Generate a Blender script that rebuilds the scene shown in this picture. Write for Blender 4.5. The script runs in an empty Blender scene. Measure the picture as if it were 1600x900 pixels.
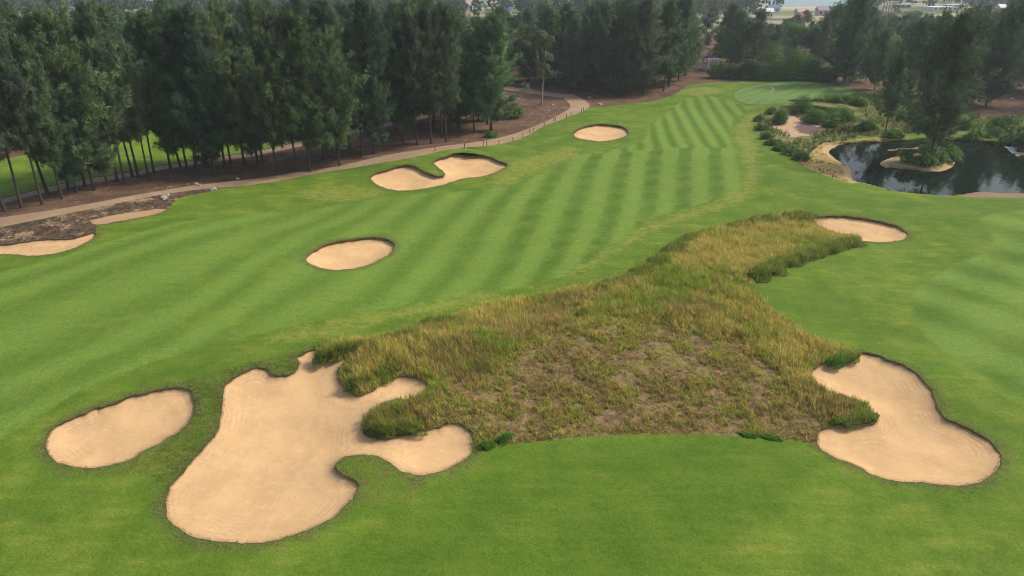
import bpy, math, random
import numpy as np
R = math.radians
rng = np.random.default_rng(7)
random.seed(7)
C = bpy.context.scene.collection
scene = bpy.context.scene

# ------------------------------------------------------------------ camera, sky, sun, exposure
CAM_H = 22.0; PITCH = R(25.0); FOC = 1067.0
cam_d = bpy.data.cameras.new('camera'); cam = bpy.data.objects.new('camera', cam_d); C.objects.link(cam)
cam.location = (0, 0, CAM_H); cam.rotation_euler = (R(90) - PITCH, 0, 0)
cam_d.sensor_width = 36.0; cam_d.lens = FOC / 1600 * 36.0
cam_d.clip_start = 0.5; cam_d.clip_end = 12000
scene.camera = cam
SUN_EL, SUN_AZ = 44.0, 75.0            # azimuth clockwise from straight ahead (+Y)
world = bpy.data.worlds.new('World'); scene.world = world; world.use_nodes = True
wn = world.node_tree.nodes; wl = world.node_tree.links
bg = wn['Background']; sky = wn.new('ShaderNodeTexSky'); sky.sky_type = 'NISHITA'
sky.sun_disc = False; sky.sun_elevation = R(SUN_EL); sky.sun_rotation = R(SUN_AZ)
sky.air_density = 1.2; sky.dust_density = 4.0; sky.ozone_density = 1.0; sky.altitude = 20
wl.new(sky.outputs[0], bg.inputs[0]); bg.inputs[1].default_value = 0.14
sun_d = bpy.data.lights.new('sun', 'SUN'); sun = bpy.data.objects.new('sun', sun_d); C.objects.link(sun)
sun_d.energy = 2.7; sun_d.angle = R(9); sun_d.color = (1.0, 0.93, 0.82)
sun.rotation_euler = (R(90 - SUN_EL), 0, R(180 - SUN_AZ - 0) )
# lamp shines along its -Z: build the rotation from the direction to the sun
from mathutils import Vector
sdir = Vector((math.cos(R(SUN_EL)) * math.sin(R(SUN_AZ)), math.cos(R(SUN_EL)) * math.cos(R(SUN_AZ)), math.sin(R(SUN_EL))))
sun.rotation_euler = sdir.to_track_quat('Z', 'Y').to_euler()
scene.view_settings.view_transform = 'Standard'; scene.view_settings.look = 'None'
scene.view_settings.exposure = 0.26; scene.view_settings.gamma = 1.0
try: scene.view_settings.use_curve_mapping = False
except Exception: pass
scene.cycles.max_bounces = 6; scene.cycles.diffuse_bounces = 3; scene.cycles.glossy_bounces = 2
scene.cycles.transmission_bounces = 2; scene.cycles.transparent_max_bounces = 4; scene.cycles.volume_bounces = 1
scene.cycles.use_denoising = True
scene.cycles.filter_width = 1.15

# ------------------------------------------------------------------ noise and polygons
def vnoise(x, y, seed=0):
    xi = np.floor(x).astype(np.int64); yi = np.floor(y).astype(np.int64)
    fx = x - xi; fy = y - yi; fx = fx * fx * (3 - 2 * fx); fy = fy * fy * (3 - 2 * fy)
    def h(a, b):
        n = (a * 374761393 + b * 668265263 + seed * 1442695041) & 0xffffffff
        n = ((n ^ (n >> 13)) * 1274126177) & 0xffffffff
        return ((n ^ (n >> 16)) & 0xffff) / 65535.0
    return (h(xi, yi) * (1 - fx) + h(xi + 1, yi) * fx) * (1 - fy) + (h(xi, yi + 1) * (1 - fx) + h(xi + 1, yi + 1) * fx) * fy
def fbm(x, y, seed=0, o=3):
    s = 0; a = 0.5; t = 0
    for k in range(o):
        s = s + a * vnoise(x * 2 ** k, y * 2 ** k, seed + k * 7); t += a; a *= 0.5
    return s / t
def smooth(pts, n=5, closed=True):
    p = np.array(pts, float); m = len(p); out = []
    for i in range(m if closed else m - 1):
        if closed: a, b, c, d = p[(i - 1) % m], p[i], p[(i + 1) % m], p[(i + 2) % m]
        else: a, b, c, d = p[max(i - 1, 0)], p[i], p[i + 1], p[min(i + 2, m - 1)]
        for k in range(n):
            t = k / n
            out.append(0.5 * ((2 * b) + (-a + c) * t + (2 * a - 5 * b + 4 * c - d) * t * t + (-a + 3 * b - 3 * c + d) * t ** 3))
    if not closed: out.append(p[-1])
    return np.array(out)
def sdf(x, y, poly, R_=6.0, near=False):
    """signed distance, + inside, clamped to -R_ far away"""
    x = np.asarray(x, float); y = np.asarray(y, float)
    out = np.full(x.shape, -R_); npx = x.copy(); npy = y.copy()
    lo = poly.min(0) - R_; hi = poly.max(0) + R_
    m = (x > lo[0]) & (x < hi[0]) & (y > lo[1]) & (y < hi[1])
    if not m.any(): return (out, npx, npy) if near else out
    X = x[m]; Y = y[m]
    best = np.full(X.shape, 1e18); ins = np.zeros(X.shape, bool); bx = X.copy(); by = Y.copy()
    q = np.roll(poly, -1, 0)
    for (ax, ay), (cx, cy) in zip(poly, q):
        dx, dy = cx - ax, cy - ay; L = dx * dx + dy * dy + 1e-12
        t = np.clip(((X - ax) * dx + (Y - ay) * dy) / L, 0, 1)
        px = ax + t * dx; py = ay + t * dy; d = (X - px) ** 2 + (Y - py) ** 2
        if near:
            w = d < best; bx[w] = px[w]; by[w] = py[w]
        best = np.minimum(best, d)
        if abs(dy) > 1e-12:
            c = ((ay > Y) != (cy > Y)) & (X < (Y - ay) / dy * dx + ax); ins ^= c
    v = np.where(ins, 1, -1) * np.sqrt(best)
    out[m] = np.maximum(v, -R_)
    if near:
        npx[m] = bx; npy[m] = by; return out, npx, npy
    return out
def sstep(a, b, x):
    t = np.clip((x - a) / (b - a), 0, 1); return t * t * (3 - 2 * t)

def ray(u, v):
    u = np.asarray(u, float); v = np.asarray(v, float)
    xc = (u - 800) / FOC; yc = (450 - v) / FOC
    return xc, math.cos(PITCH) + yc * math.sin(PITCH), -math.sin(PITCH) + yc * math.cos(PITCH)
def P0(u, v, z=0.0):
    dx, dy, dz = ray(u, v); t = (z - CAM_H) / dz
    return dx * t, dy * t
def W0(pts, z=0.0, n=5):
    s = smooth(pts, n); return np.stack(P0(s[:, 0], s[:, 1], z), 1)

WATER = -0.75
POND_PX = [(1294.7,238),(1299,232.5),(1310,229.7),(1332,228.3),(1360,227),(1388,225.6),(1427,224.2),(1465,223.3),(1493,223),(1515,225.5),(1549,229),(1577,232),(1588,236),
           (1589,240),(1586,243),(1600,247),(1660,254),(1720,262),(1740,290),(1720,308),(1650,307),(1600,303.5),(1560,303),(1525,301),(1500,305),(1480,307),(1460,306),(1424,303),
           (1396,299),(1377,294),(1354,288),(1333.6,284),(1331,277),(1329,267),(1324,259),(1310,252),(1299,243)]
ISL_PX = [(1375,256),(1381,251),(1392,247),(1410,243),(1440,241),(1470,243),(1488,249),(1491,257),(1484,263),(1466,269),(1440,271.5),(1415,270),(1394,265),(1382,261)]
POND = W0(POND_PX, WATER, 4); ISL = W0(ISL_PX, WATER, 4)
MOUNDS = []
def hb(x, y):
    """the lie of the land"""
    x = np.asarray(x, float); y = np.asarray(y, float)
    fade = 1 - sstep(140, 260, y)
    z = 0.42 * np.sin(x / 15.0 + 0.6) * np.cos(y / 17.0 + 0.4) + 0.16 * np.sin(x / 7.0 + y / 9.0) + 0.5 * (fbm(x / 11 + 50, y / 11 + 20, 3) - 0.5)
    z = z * fade
    for (mx, my, r1, r2, a, hh) in MOUNDS:
        c, s = math.cos(a), math.sin(a); dx, dy = x - mx, y - my
        e = ((dx * c + dy * s) / r1) ** 2 + ((-dx * s + dy * c) / r2) ** 2
        z = z + hh * np.exp(-e)
    d = sdf(x, y, POND, 9.0); di = sdf(x, y, ISL, 9.0)
    out = np.minimum(-d, 9.0)                      # metres outside the water's edge
    land = WATER + 0.30 * sstep(0, 1.2, out) + 0.28 * sstep(0.8, 4, out)
    z = np.where(d < 0, land * (1 - sstep(3, 9, out)) + z * sstep(3, 9, out), WATER - 0.9 * sstep(0, 2.5, np.minimum(d, -di)))
    z = np.where(di > 0, WATER + 0.28 * sstep(0, 1.0, di) + 0.25 * sstep(0.6, 3, di), z)
    return z
def P(u, v, h=hb):
    u = np.asarray(u, float); v = np.asarray(v, float)
    dx, dy, dz = ray(u, v); z = np.zeros(np.broadcast(u, v).shape)
    for _ in range(5):
        t = (z - CAM_H) / dz; z = h(dx * t, dy * t)
    t = (z - CAM_H) / dz
    return dx * t, dy * t, z
def mound(u, v, r1, r2, a, hh):
    x, y = P0(u, v); MOUNDS.append((float(x), float(y), r1, r2, R(a), hh))
mound(730, 240, 7, 3.5, 10, 0.9); mound(630, 258, 6, 3, 20, 0.6); mound(545, 365, 6, 2.5, 10, 0.45); mound(938, 190, 6, 4, 0, 0.5)
mound(60, 355, 7, 3.5, 10, 0.8); mound(200, 320, 7, 3, 10, 0.5)
mound(1050, 480, 14, 6, 30, 0.9); mound(900, 560, 12, 4, 0, 0.5); mound(640, 560, 5, 2.2, 15, 0.7); mound(650, 645, 4, 1.6, 10, 0.6)
mound(1340, 335, 7, 3, -10, 0.35); mound(1480, 600, 5, 3, -50, 0.4); mound(340, 590, 5, 2, 30, 0.35); mound(600, 730, 2.5, 1.4, 0, 0.35)
mound(1240, 165, 12, 6, 0, 0.8); mound(1320, 165, 12, 6, 0, 0.8)
def W(pts, n=5, closed=True):
    s = smooth(pts, n, closed); x, y, z = P(s[:, 0], s[:, 1]); return np.stack([x, y], 1)
def at(u, v):
    x, y, z = P(u, v); return float(x), float(y), float(z)
def proj(x, y, z):
    dy, dz = y, z - CAM_H
    f = dy * math.cos(PITCH) - dz * math.sin(PITCH); up = dy * math.sin(PITCH) + dz * math.cos(PITCH)
    return 800 + FOC * x / f, 450 - FOC * up / f

def sc(pts, s, ox, oy): return [(ox + a / s, oy + b / s) for a, b in pts]
B = {}
B['oval'] = sc([(160,440),(172,400),(207,365),(252,342),(295,326),(322,314),(378,298),(450,273),(520,253),(590,238),(640,237),(672,252),(688,290),(686,325),(665,358),(630,392),(570,430),(500,465),(440,495),(370,516),(300,521),(240,513),(190,496),(166,470)], 2.25, 0, 500)
B['clover'] = sc([(592,700),(585,655),(588,610),(620,560),(680,490),(735,425),(765,375),(778,310),(782,245),(812,212),(850,184),(900,167),(935,170),(960,190),(1000,196),(1042,182),(1046,150),(1040,132),(1070,113),(1105,102)], 2.25, 0, 500) \
  + sc([(304,150),(308,200),(335,212),(380,200),(440,182),(452,200),(420,240),(412,290),(440,330),(505,372),(560,358),(620,322),(700,286),(780,280),(835,298),(858,328),(830,372),(760,395),(690,402),(620,425),(565,465),(535,515),(545,568),(620,590),(700,582),(770,568),(850,545),(910,528),(980,515),(1050,533),(1092,580),(1087,645),(1050,690),(980,732),(900,766),(820,778),(740,760),(690,735),(650,702),(600,680),(540,671),(470,680),(420,700),(398,735),(430,768),(480,795),(512,825),(505,862),(480,896)], 3.2, 400, 500) \
  + [(524,807),(500,819),(471,832),(430,845),(387,848.5),(347,847),(307,841),(284,829)]
B['hourglass'] = sc([(270,145),(290,160),(320,175),(355,192),(400,185),(430,155),(480,158),(540,173),(600,193),(660,222),(710,262),(750,308),(775,360),(800,420),(830,458),(900,488),(970,518),(1030,558),(1075,608),(1097,650),(1082,700),(1030,746),(960,771),(880,779),(780,772),(680,761),(600,756),(520,736),(450,701),(370,661),(290,631),(245,606),(226,570),(235,522),(290,495),(340,478),(400,475),(460,484),(500,476),(508,455),(485,430),(470,405),(430,380),(370,360),(300,340),(250,310),(210,262),(205,235),(250,205),(280,185),(262,160)], 3, 1200, 500)
B['behind'] = sc([(545,128),(600,118),(680,118),(760,126),(840,138),(900,150),(960,170),(1000,193),(1016,215),(1002,236),(950,247),(880,252),(820,247),(770,240),(730,222),(670,212),(620,197),(580,177),(550,150)], 3.2, 1100, 300)
B['middle'] = sc([(308,820),(338,784),(388,752),(450,722),(520,704),(600,692),(680,686),(760,684),(822,694),(858,716),(864,745),(842,782),(780,817),(720,847),(640,872),(540,883),(450,881),(380,866),(328,846)], 4, 400, 200)
B['twin'] = sc([(718,322),(722,300),(758,278),(820,258),(880,238),(940,231),(992,238),(1032,258),(1072,280),(1120,295),(1165,297),(1176,286),(1156,262),(1126,242),(1109,215),(1130,194),(1180,178),(1240,161),(1320,156),(1400,164),(1462,180),(1512,201),(1562,222),(1572,238),(1532,261),(1480,286),(1420,301),(1340,309),(1280,319),(1240,331),(1180,351),(1100,371),(1000,384),(900,389),(820,379),(748,351)], 4, 400, 200)
B['far'] = sc([(383,840),(408,812),(460,790),(520,777),(580,774),(650,779),(702,796),(730,824),(722,850),(672,866),(600,879),(530,881),(450,871),(398,859)], 4, 800, 0)
B['left'] = [(-60,388),(-30,382),(10,381.5),(37,377),(75,373),(112,372),(135,367),(147,363),(149,369),(137,378),(117,387),(87,396),(50,399.5),(15,397),(-30,399),(-60,396)]
B['strip'] = [(140,345),(160,339),(190,333),(225,328),(257,326),(261,328),(242,335),(212,341),(175,348),(150,351)]
def ragged(p, seed):
    s_ = smooth(p, 8); seg = np.linalg.norm(np.roll(s_, -1, 0) - s_, axis=1); c = np.cumsum(seg); size = 1.0 if s_[:, 1].mean() > 540 else 0.45
    t_ = np.roll(s_, -1, 0) - np.roll(s_, 1, 0); t_ /= np.linalg.norm(t_, axis=1, keepdims=True) + 1e-9
    o = ((fbm(c / 9, c * 0, seed, 2) - .5) * 3.2 + (fbm(c / 28, c * 0, seed + 3, 2) - .5) * 3.5) * size
    return s_ + np.stack([t_[:, 1], -t_[:, 0]], 1) * o[:, None]
BP = {k: ragged(v, 40 + i) for i, (k, v) in enumerate(B.items())}
def Wr(s_): x, y, z = P(s_[:, 0], s_[:, 1]); return np.stack([x, y], 1)
BW = {k: Wr(v) for k, v in BP.items()}

NATIVE = [(497,548),(500,533),(530,529),(575,529),(640,517),(670,499),(700,496),(745,480),(800,469),(845,461),(900,449),(935,444),(985,424),(1030,404),(1065,379),(1100,361),(1150,349),(1190,339),(1240,334),(1270,338),(1275,352),(1300,363),(1340,370),(1345,377),(1320,385),(1290,392),(1240,408),(1200,425),(1182,433),(1178,445),(1188,465),(1208,485),(1235,502),(1262,520),(1290,533),(1320,543),(1342,556),(1325,563),(1300,562),(1285,568),(1266,580),(1280,605),(1300,615),(1340,627),(1357,635),(1369,652),(1360,660),(1330,658),(1295,665),(1276,677),(1275,692),(1240,688),(1180,682),(1100,679),(1060,678),(1000,678),(920,681),(870,686),(800,693),(760,701),(740,708),(737,695),(742,682),(733,668),(710,661),(668,670),(610,684),(575,680),(566,665),(575,645),(610,628),(650,620),(670,605),(657,592),(625,588),(595,605),(560,618),(540,605),(530,590),(535,570),(545,558),(520,568),(505,565)]
SPARSE = [(700,600),(780,560),(860,520),(960,505),(1060,515),(1160,545),(1215,575),(1250,620),(1285,650),(1290,690),(1100,700),(900,700),(760,712),(755,680),(700,650),(650,640)]
FAIR = [(1062,160),(1040,178),(1012,200),(1010,214),(975,230),(912,240),(875,257),(800,290),(720,299),(640,304),(560,314),(480,329),(400,333),(300,344),(200,368),(100,400),(0,425),(-80,445),(-300,480),(-300,820),(-80,745),(0,690),(60,648),(150,600),(280,553),(420,517),(560,490),(700,466),(780,456),(860,438),(905,417),(940,397),(975,370),(1005,347),(1050,332),(1100,317),(1145,305),(1160,285),(1155,260),(1142,220),(1142,200),(1150,185),(1168,172),(1160,164),(1140,158),(1110,150),(1085,150)]
FAIR2 = [(1700,322),(1610,328),(1533,339),(1550,366),(1545,390),(1490,415),(1437,447),(1424,470),(1437,505),(1472,549),(1533,584),(1590,622),(1660,670),(1900,760),(1900,300)]
GREEN = [(1147,150),(1150,143),(1165,137),(1190,132),(1215,128.5),(1245,127.5),(1290,131.5),(1325,139),(1338,146),(1300,150),(1260,154),(1215,161),(1175,163),(1155,158)]
PATH1 = [(-200,372),(-60,350),(0,340),(100,325),(200,307),(300,290),(400,279),(480,267),(540,257),(600,243),(680,230),(740,222),(790,213),(840,195),(870,181),(889,170),(890,162),(880,153),(876,147),(893,147),(905,152),(918,160),(921,167),(908,175),(880,186),(850,197),(820,214),(790,223),(760,228),(700,234),(640,247),(580,257),(540,264),(500,270),(400,288),(300,297),(200,314),(100,335),(0,355),(-60,366),(-200,390)]
PATH1B = [(700,152),(770,133),(800,136),(850,143),(880,147),(882,153),(850,149),(800,142),(770,139),(704,157)]
PATH2 = [(-200,350),(-40,318),(0,311),(50,299),(100,287),(150,278),(200,270),(250,260),(300,252),(350,245),(400,237),(480,219),(580,197),(640,184),(700,166),(720,166),(650,189),(580,203),(480,226),(400,243),(350,251),(300,258),(250,266),(200,277),(150,285),(100,295),(50,306),(0,319),(-40,327),(-200,362)]
BACKFAIR = [(-300,370),(-40,316),(0,309),(100,285),(200,268),(300,250),(400,235),(480,217),(575,194),(620,180),(600,165),(500,168),(400,176),(300,190),(200,206),(100,228),(0,250),(-300,290)]
MULCH = [(-400,390),(-60,362),(0,353),(100,333),(200,312),(288,299),(325,297),(400,287),(500,270),(580,257),(640,247),(700,234),(760,228),(820,214),(850,197),(880,186),(908,175),(921,167.5),(960,165),(1000,160),(1040,153),(1062,142),(1075,134),(1100,130),(1150,127.5),(1200,126.5),(1245,126),(1290,130),(1330,138),(1345,144),(1420,140),(1480,160),(1520,180),(1560,185),(1900,190),(1900,60),(1300,45),(-400,45)]
WASTE = [(-60,366),(0,355),(100,336),(200,314),(288,299),(330,296),(326,300),(288,307),(272,316),(258,327),(212,341),(175,349),(150,353),(150,362),(146,369),(112,374),(37,379),(0,389),(-60,395)]
SCRUB = [(1181,184),(1188,212),(1196,223),(1215,234),(1238,243),(1246,252),(1252,258),(1275,268),(1295,276),(1312,281),(1335,285),(1331,260),(1300,240),(1340,228),(1427,224),(1500,225),(1560,232),(1600,234),(1760,250),(1760,180),(1560,184),(1510,175),(1470,156),(1400,140),(1343,147),(1300,151),(1262,156),(1232,163),(1205,169)]
BANK2 = [(1500,306.5),(1520,301),(1560,299),(1640,300),(1700,302),(1720,309),(1640,309),(1560,308.5),(1520,308)]
APPR = [(735,712),(800,699),(900,687),(1000,683),(1100,684),(1200,690),(1270,704),(1300,722),(1240,770),(1190,810),(1130,880),(1090,1000),(1000,1150),(300,1150),(330,1000),(480,890),(580,830),(620,790),(700,755)]
ROUGHD = [(170,742),(215,722),(260,690),(290,640),(290,600),(270,600),(300,592),(360,575),(420,561),(480,547),(500,545),(500,575),(430,600),(400,600),(370,650),(340,720),(300,780),(280,800),(262,780),(250,755),(225,740)]
PENIN = [(527,728),(545,712),(570,709),(600,716),(640,740),(690,752),(720,742),(740,710),(765,712),(720,755),(680,772),(620,792),(560,805),(556,772),(540,745)]
DRY = [[(1150,300),(1165,285),(1165,255),(1152,220),(1152,200),(1165,186),(1180,176),(1186,182),(1172,200),(1176,230),(1185,260),(1180,290),(1160,315),(1110,330),(1050,350),(1000,372),(940,410),(900,428),(880,432),(930,402),(975,376),(1005,352),(1050,338),(1100,323)],[(780,262),(830,245),(880,232),(905,232),(895,248),(850,262),(800,285),(770,296)],[(700,470),(560,495),(430,522),(440,535),(520,522),(600,500),(700,482),(780,462),(770,456)],[(470,300),(540,290),(600,300),(570,310),(500,315)],[(1060,142),(1100,136),(1130,140),(1120,146),(1080,148)]]
PITDK = [(1242,197),(1262,193),(1280,199),(1284,204),(1270,210),(1250,207)]
SANDP = [(1226,172),(1234,178),(1262,192),(1280,196),(1290,200),(1284,206),(1272,212),(1255,212),(1240,215),(1222,206),(1206,196),(1222,192),(1228,184)]
PW = {k: W(v, 3) for k, v in dict(native=NATIVE, sparse=SPARSE, fair=FAIR, fair2=FAIR2, path1=PATH1, path1b=PATH1B, path2=PATH2, backf=BACKFAIR, mulch=MULCH, waste=WASTE, scrub=SCRUB, bank2=BANK2, appr=APPR, roughd=ROUGHD, penin=PENIN, sandp=SANDP, pitdk=PITDK, green=GREEN).items()}

# mowing lines: px polylines of dark stripes, index -> stripe coordinate
DK = {1: [(1022,250),(1018,287),(1016,307),(1011,332),(1003,350)],
      2: [(972,262),(966,290),(960,317),(953,350),(941,372),(920,406)],
      3: [(918,268),(909,297),(901,318),(893,337),(888,352),(880,377),(869,406),(848,426)],
      4: [(862,280),(848,304),(836,319),(827,343),(818,361),(806,382),(794,409),(776,438)],
      5: [(806,292),(788,308),(773,325),(758,349),(740,370),(728,397),(710,421),(674,452)],
      6: [(745,300),(728,316),(707,337),(686,358),(665,379),(644,400),(626,421),(590,462)],
      7: [(680,305),(656,319),(626,349),(593,375),(540,412),(500,437),(440,470),(380,502)],
      8: [(600,322),(540,352),(470,388),(430,410),(404,428),(360,464),(320,492),(280,516),(224,544),(160,568),(60,612)],
      9: [(540,328),(470,358),(400,390),(328,436),(256,468),(208,484),(160,512),(100,544),(0,578)],
      10: [(450,338),(400,350),(320,370),(224,402),(132,436),(60,468),(0,494),(-80,525)],
      11: [(300,352),(220,375),(120,410),(0,448),(-80,472)]}
LT = {0: [(1030,190),(1035,215),(1041,230)], 1: [(1040,167),(1047,191),(1058,212),(1070,232)], 2: [(1059,168),(1073,192),(1085,215),(1098,235)],
      3: [(1079,168),(1097,195),(1109,212),(1121,235)], 4: [(1088,140),(1097,155),(1107,173),(1119,194),(1128,206)], 5: [(1121,160),(1131,175),(1142,191)], 6: [(1142,164),(1157,178)]}
def tps(lines):
    pts, val = [], []
    for k, l in lines.items():
        s = smooth(l, 2, False); x, y, z = P(s[:, 0], s[:, 1])
        pts.append(np.stack([x, y], 1)); val += [k] * len(x)
    pts = np.concatenate(pts); val = np.array(val, float); sc_ = 30.0; p = pts / sc_
    def K(a, b):
        r2 = ((a[:, None, :] - b[None, :, :]) ** 2).sum(2) + 1e-9; return r2 * np.log(r2) * 0.5
    n = len(p); A = np.zeros((n + 3, n + 3)); A[:n, :n] = K(p, p) + np.eye(n) * 0.01; A[:n, n] = 1; A[:n, n + 1:] = p; A[n, :n] = 1; A[n + 1:, :n] = p.T
    w = np.linalg.solve(A, np.concatenate([val, np.zeros(3)]))
    def f(x, y):
        q = np.stack([x, y], 1) / sc_; out = np.empty(len(q))
        for i in range(0, len(q), 20000):
            c = q[i:i + 20000]; out[i:i + 20000] = K(c, p) @ w[:n] + w[n] + c @ w[n + 1:]
        return out
    return f
stripe_near = tps(DK); stripe_far = tps(LT)

# ------------------------------------------------------------------ mesh and object helpers
def mesh_from(name, v, f, attrs=None, cols=None, smooth_=False, cn=None):
    v = np.ascontiguousarray(v, np.float32); f = np.ascontiguousarray(f, np.int32); k = f.shape[1]
    m = bpy.data.meshes.new(name)
    m.vertices.add(len(v)); m.vertices.foreach_set('co', v.ravel())
    m.loops.add(f.size); m.loops.foreach_set('vertex_index', f.ravel())
    m.polygons.add(len(f)); m.polygons.foreach_set('loop_start', np.arange(0, f.size, k, dtype=np.int32))
    try: m.polygons.foreach_set('loop_total', np.full(len(f), k, np.int32))
    except Exception: pass
    m.polygons.foreach_set('use_smooth', np.full(len(f), smooth_, bool))
    for n_, a in (attrs or {}).items():
        at_ = m.attributes.new(n_, 'FLOAT', 'POINT'); at_.data.foreach_set('value', np.ascontiguousarray(a, np.float32))
    if cols is not None:
        c = np.concatenate([cols, np.ones((len(cols), 1))], 1).astype(np.float32)
        at_ = m.attributes.new('col', 'FLOAT_COLOR', 'POINT'); at_.data.foreach_set('color', c.ravel())
    if cn is not None:
        at_ = m.attributes.new('cn', 'FLOAT_VECTOR', 'POINT'); at_.data.foreach_set('vector', np.ascontiguousarray(cn, np.float32).ravel())
    m.update(calc_edges=True); m.validate(); return m
def link(name, mesh, mat=None, parent=None):
    if mat and not mesh.materials: mesh.materials.append(mat)
    o = bpy.data.objects.new(name, mesh); C.objects.link(o)
    if parent: o.parent = parent
    return o
def tag(o, label=None, cat=None, group=None, kind=None):
    if label: o['label'] = label
    if cat: o['category'] = cat
    if group: o['group'] = group
    if kind: o['kind'] = kind
    return o
def empty(name, loc, rz=0, s=1.0):
    o = bpy.data.objects.new(name, None); o.empty_display_size = 0.2; C.objects.link(o)
    o.location = loc; o.rotation_euler = (0, 0, rz); o.scale = (s, s, s); return o
class MB:
    def __init__(s): s.v = []; s.f = []; s.n = 0
    def add(s, v, f):
        s.v.append(np.array(v, float)); s.f.append(np.array(f, int) + s.n); s.n += len(v)
    def box(s, c, d, rz=0):
        cx, cy, cz = c; dx, dy, dz = d[0] / 2, d[1] / 2, d[2] / 2; co, si = math.cos(rz), math.sin(rz)
        v = [(cx + a * dx * co - b * dy * si, cy + a * dx * si + b * dy * co, cz + e * dz) for e in (-1, 1) for a, b in ((-1, -1), (1, -1), (1, 1), (-1, 1))]
        s.add(v, [(0, 3, 2, 1), (4, 5, 6, 7), (0, 1, 5, 4), (1, 2, 6, 5), (2, 3, 7, 6), (3, 0, 4, 7)])
    def tube(s, pts, rad, n=8, cap=True):
        pts = np.array(pts, float); rad = np.broadcast_to(rad, (len(pts),)); v = []; f = []
        for i, p in enumerate(pts):
            t = pts[min(i + 1, len(pts) - 1)] - pts[max(i - 1, 0)]; t = t / (np.linalg.norm(t) + 1e-9)
            a = np.cross(t, (1, 0, 0) if abs(t[0]) < 0.8 else (0, 1, 0)); a /= np.linalg.norm(a); b = np.cross(t, a)
            for k in range(n):
                w = 2 * math.pi * k / n; v.append(p + rad[i] * (math.cos(w) * a + math.sin(w) * b))
        for i in range(len(pts) - 1):
            for k in range(n):
                f.append((i * n + k, i * n + (k + 1) % n, (i + 1) * n + (k + 1) % n, (i + 1) * n + k))
        s.add(v, f)
        if cap:
            e = (len(pts) - 1) * n
            s.v.append(pts[-1:]); c_ = s.n; s.n += 1
            s.f.append(np.array([(c_ - n + k, c_ - n + (k + 1) % n, c_, c_) for k in range(n)]))
    def mesh(s, name, smooth_=False):
        me = bpy.data.meshes.new(name); v = np.concatenate(s.v); fs = [tuple(dict.fromkeys(map(int, r))) for F in s.f for r in F]
        me.from_pydata([tuple(p) for p in v], [], fs)
        if smooth_: me.polygons.foreach_set('use_smooth', [True] * len(me.polygons))
        me.update(); return me

# ------------------------------------------------------------------ materials
def nt(name):
    m = bpy.data.materials.new(name); m.use_nodes = True; t = m.node_tree
    b = t.nodes['Principled BSDF']; b.inputs['Specular IOR Level'].default_value = 0.2
    return m, t, b
def N(t, kind, **kw):
    n = t.nodes.new('ShaderNode' + kind)
    for k, v in kw.items():
        if k in n.inputs: n.inputs[k].default_value = v
        else: setattr(n, k, v)
    return n
def noise(t, vec, scale, detail=3, rough=0.5, dist=0.0):
    n = N(t, 'TexNoise', Scale=scale, Detail=detail, Roughness=rough, Distortion=dist)
    if vec is not None: t.links.new(vec, n.inputs['Vector'])
    return n.outputs['Fac']
def mapr(t, val, a, b, c=0.0, d=1.0, smooth_=True):
    n = N(t, 'MapRange'); n.interpolation_type = 'SMOOTHSTEP' if smooth_ else 'LINEAR'
    n.inputs['From Min'].default_value = a; n.inputs['From Max'].default_value = b
    n.inputs['To Min'].default_value = c; n.inputs['To Max'].default_value = d
    t.links.new(val, n.inputs['Value']); return n.outputs['Result']
def math_(t, op, a, b=None):
    n = N(t, 'Math'); n.operation = op
    for i, x in enumerate((a, b)):
        if x is None: continue
        if isinstance(x, (int, float)): n.inputs[i].default_value = x
        else: t.links.new(x, n.inputs[i])
    return n.outputs[0]
def mix(t, fac, a, b, mode='MIX'):
    n = N(t, 'Mix'); n.data_type = 'RGBA'; n.blend_type = mode
    for s, x in ((0, fac), (6, a), (7, b)):
        if isinstance(x, (int, float)): n.inputs[s].default_value = x
        elif isinstance(x, tuple): n.inputs[s].default_value = (*x, 1)
        else: t.links.new(x, n.inputs[s])
    return n.outputs[2]
def attr(t, name, out='Fac'):
    n = N(t, 'Attribute'); n.attribute_name = name; return n.outputs[out]
def bump(t, b, height, strength, dist):
    n = N(t, 'Bump', Strength=strength, Distance=dist); t.links.new(height, n.inputs['Height']); t.links.new(n.outputs[0], b.inputs['Normal'])

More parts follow.
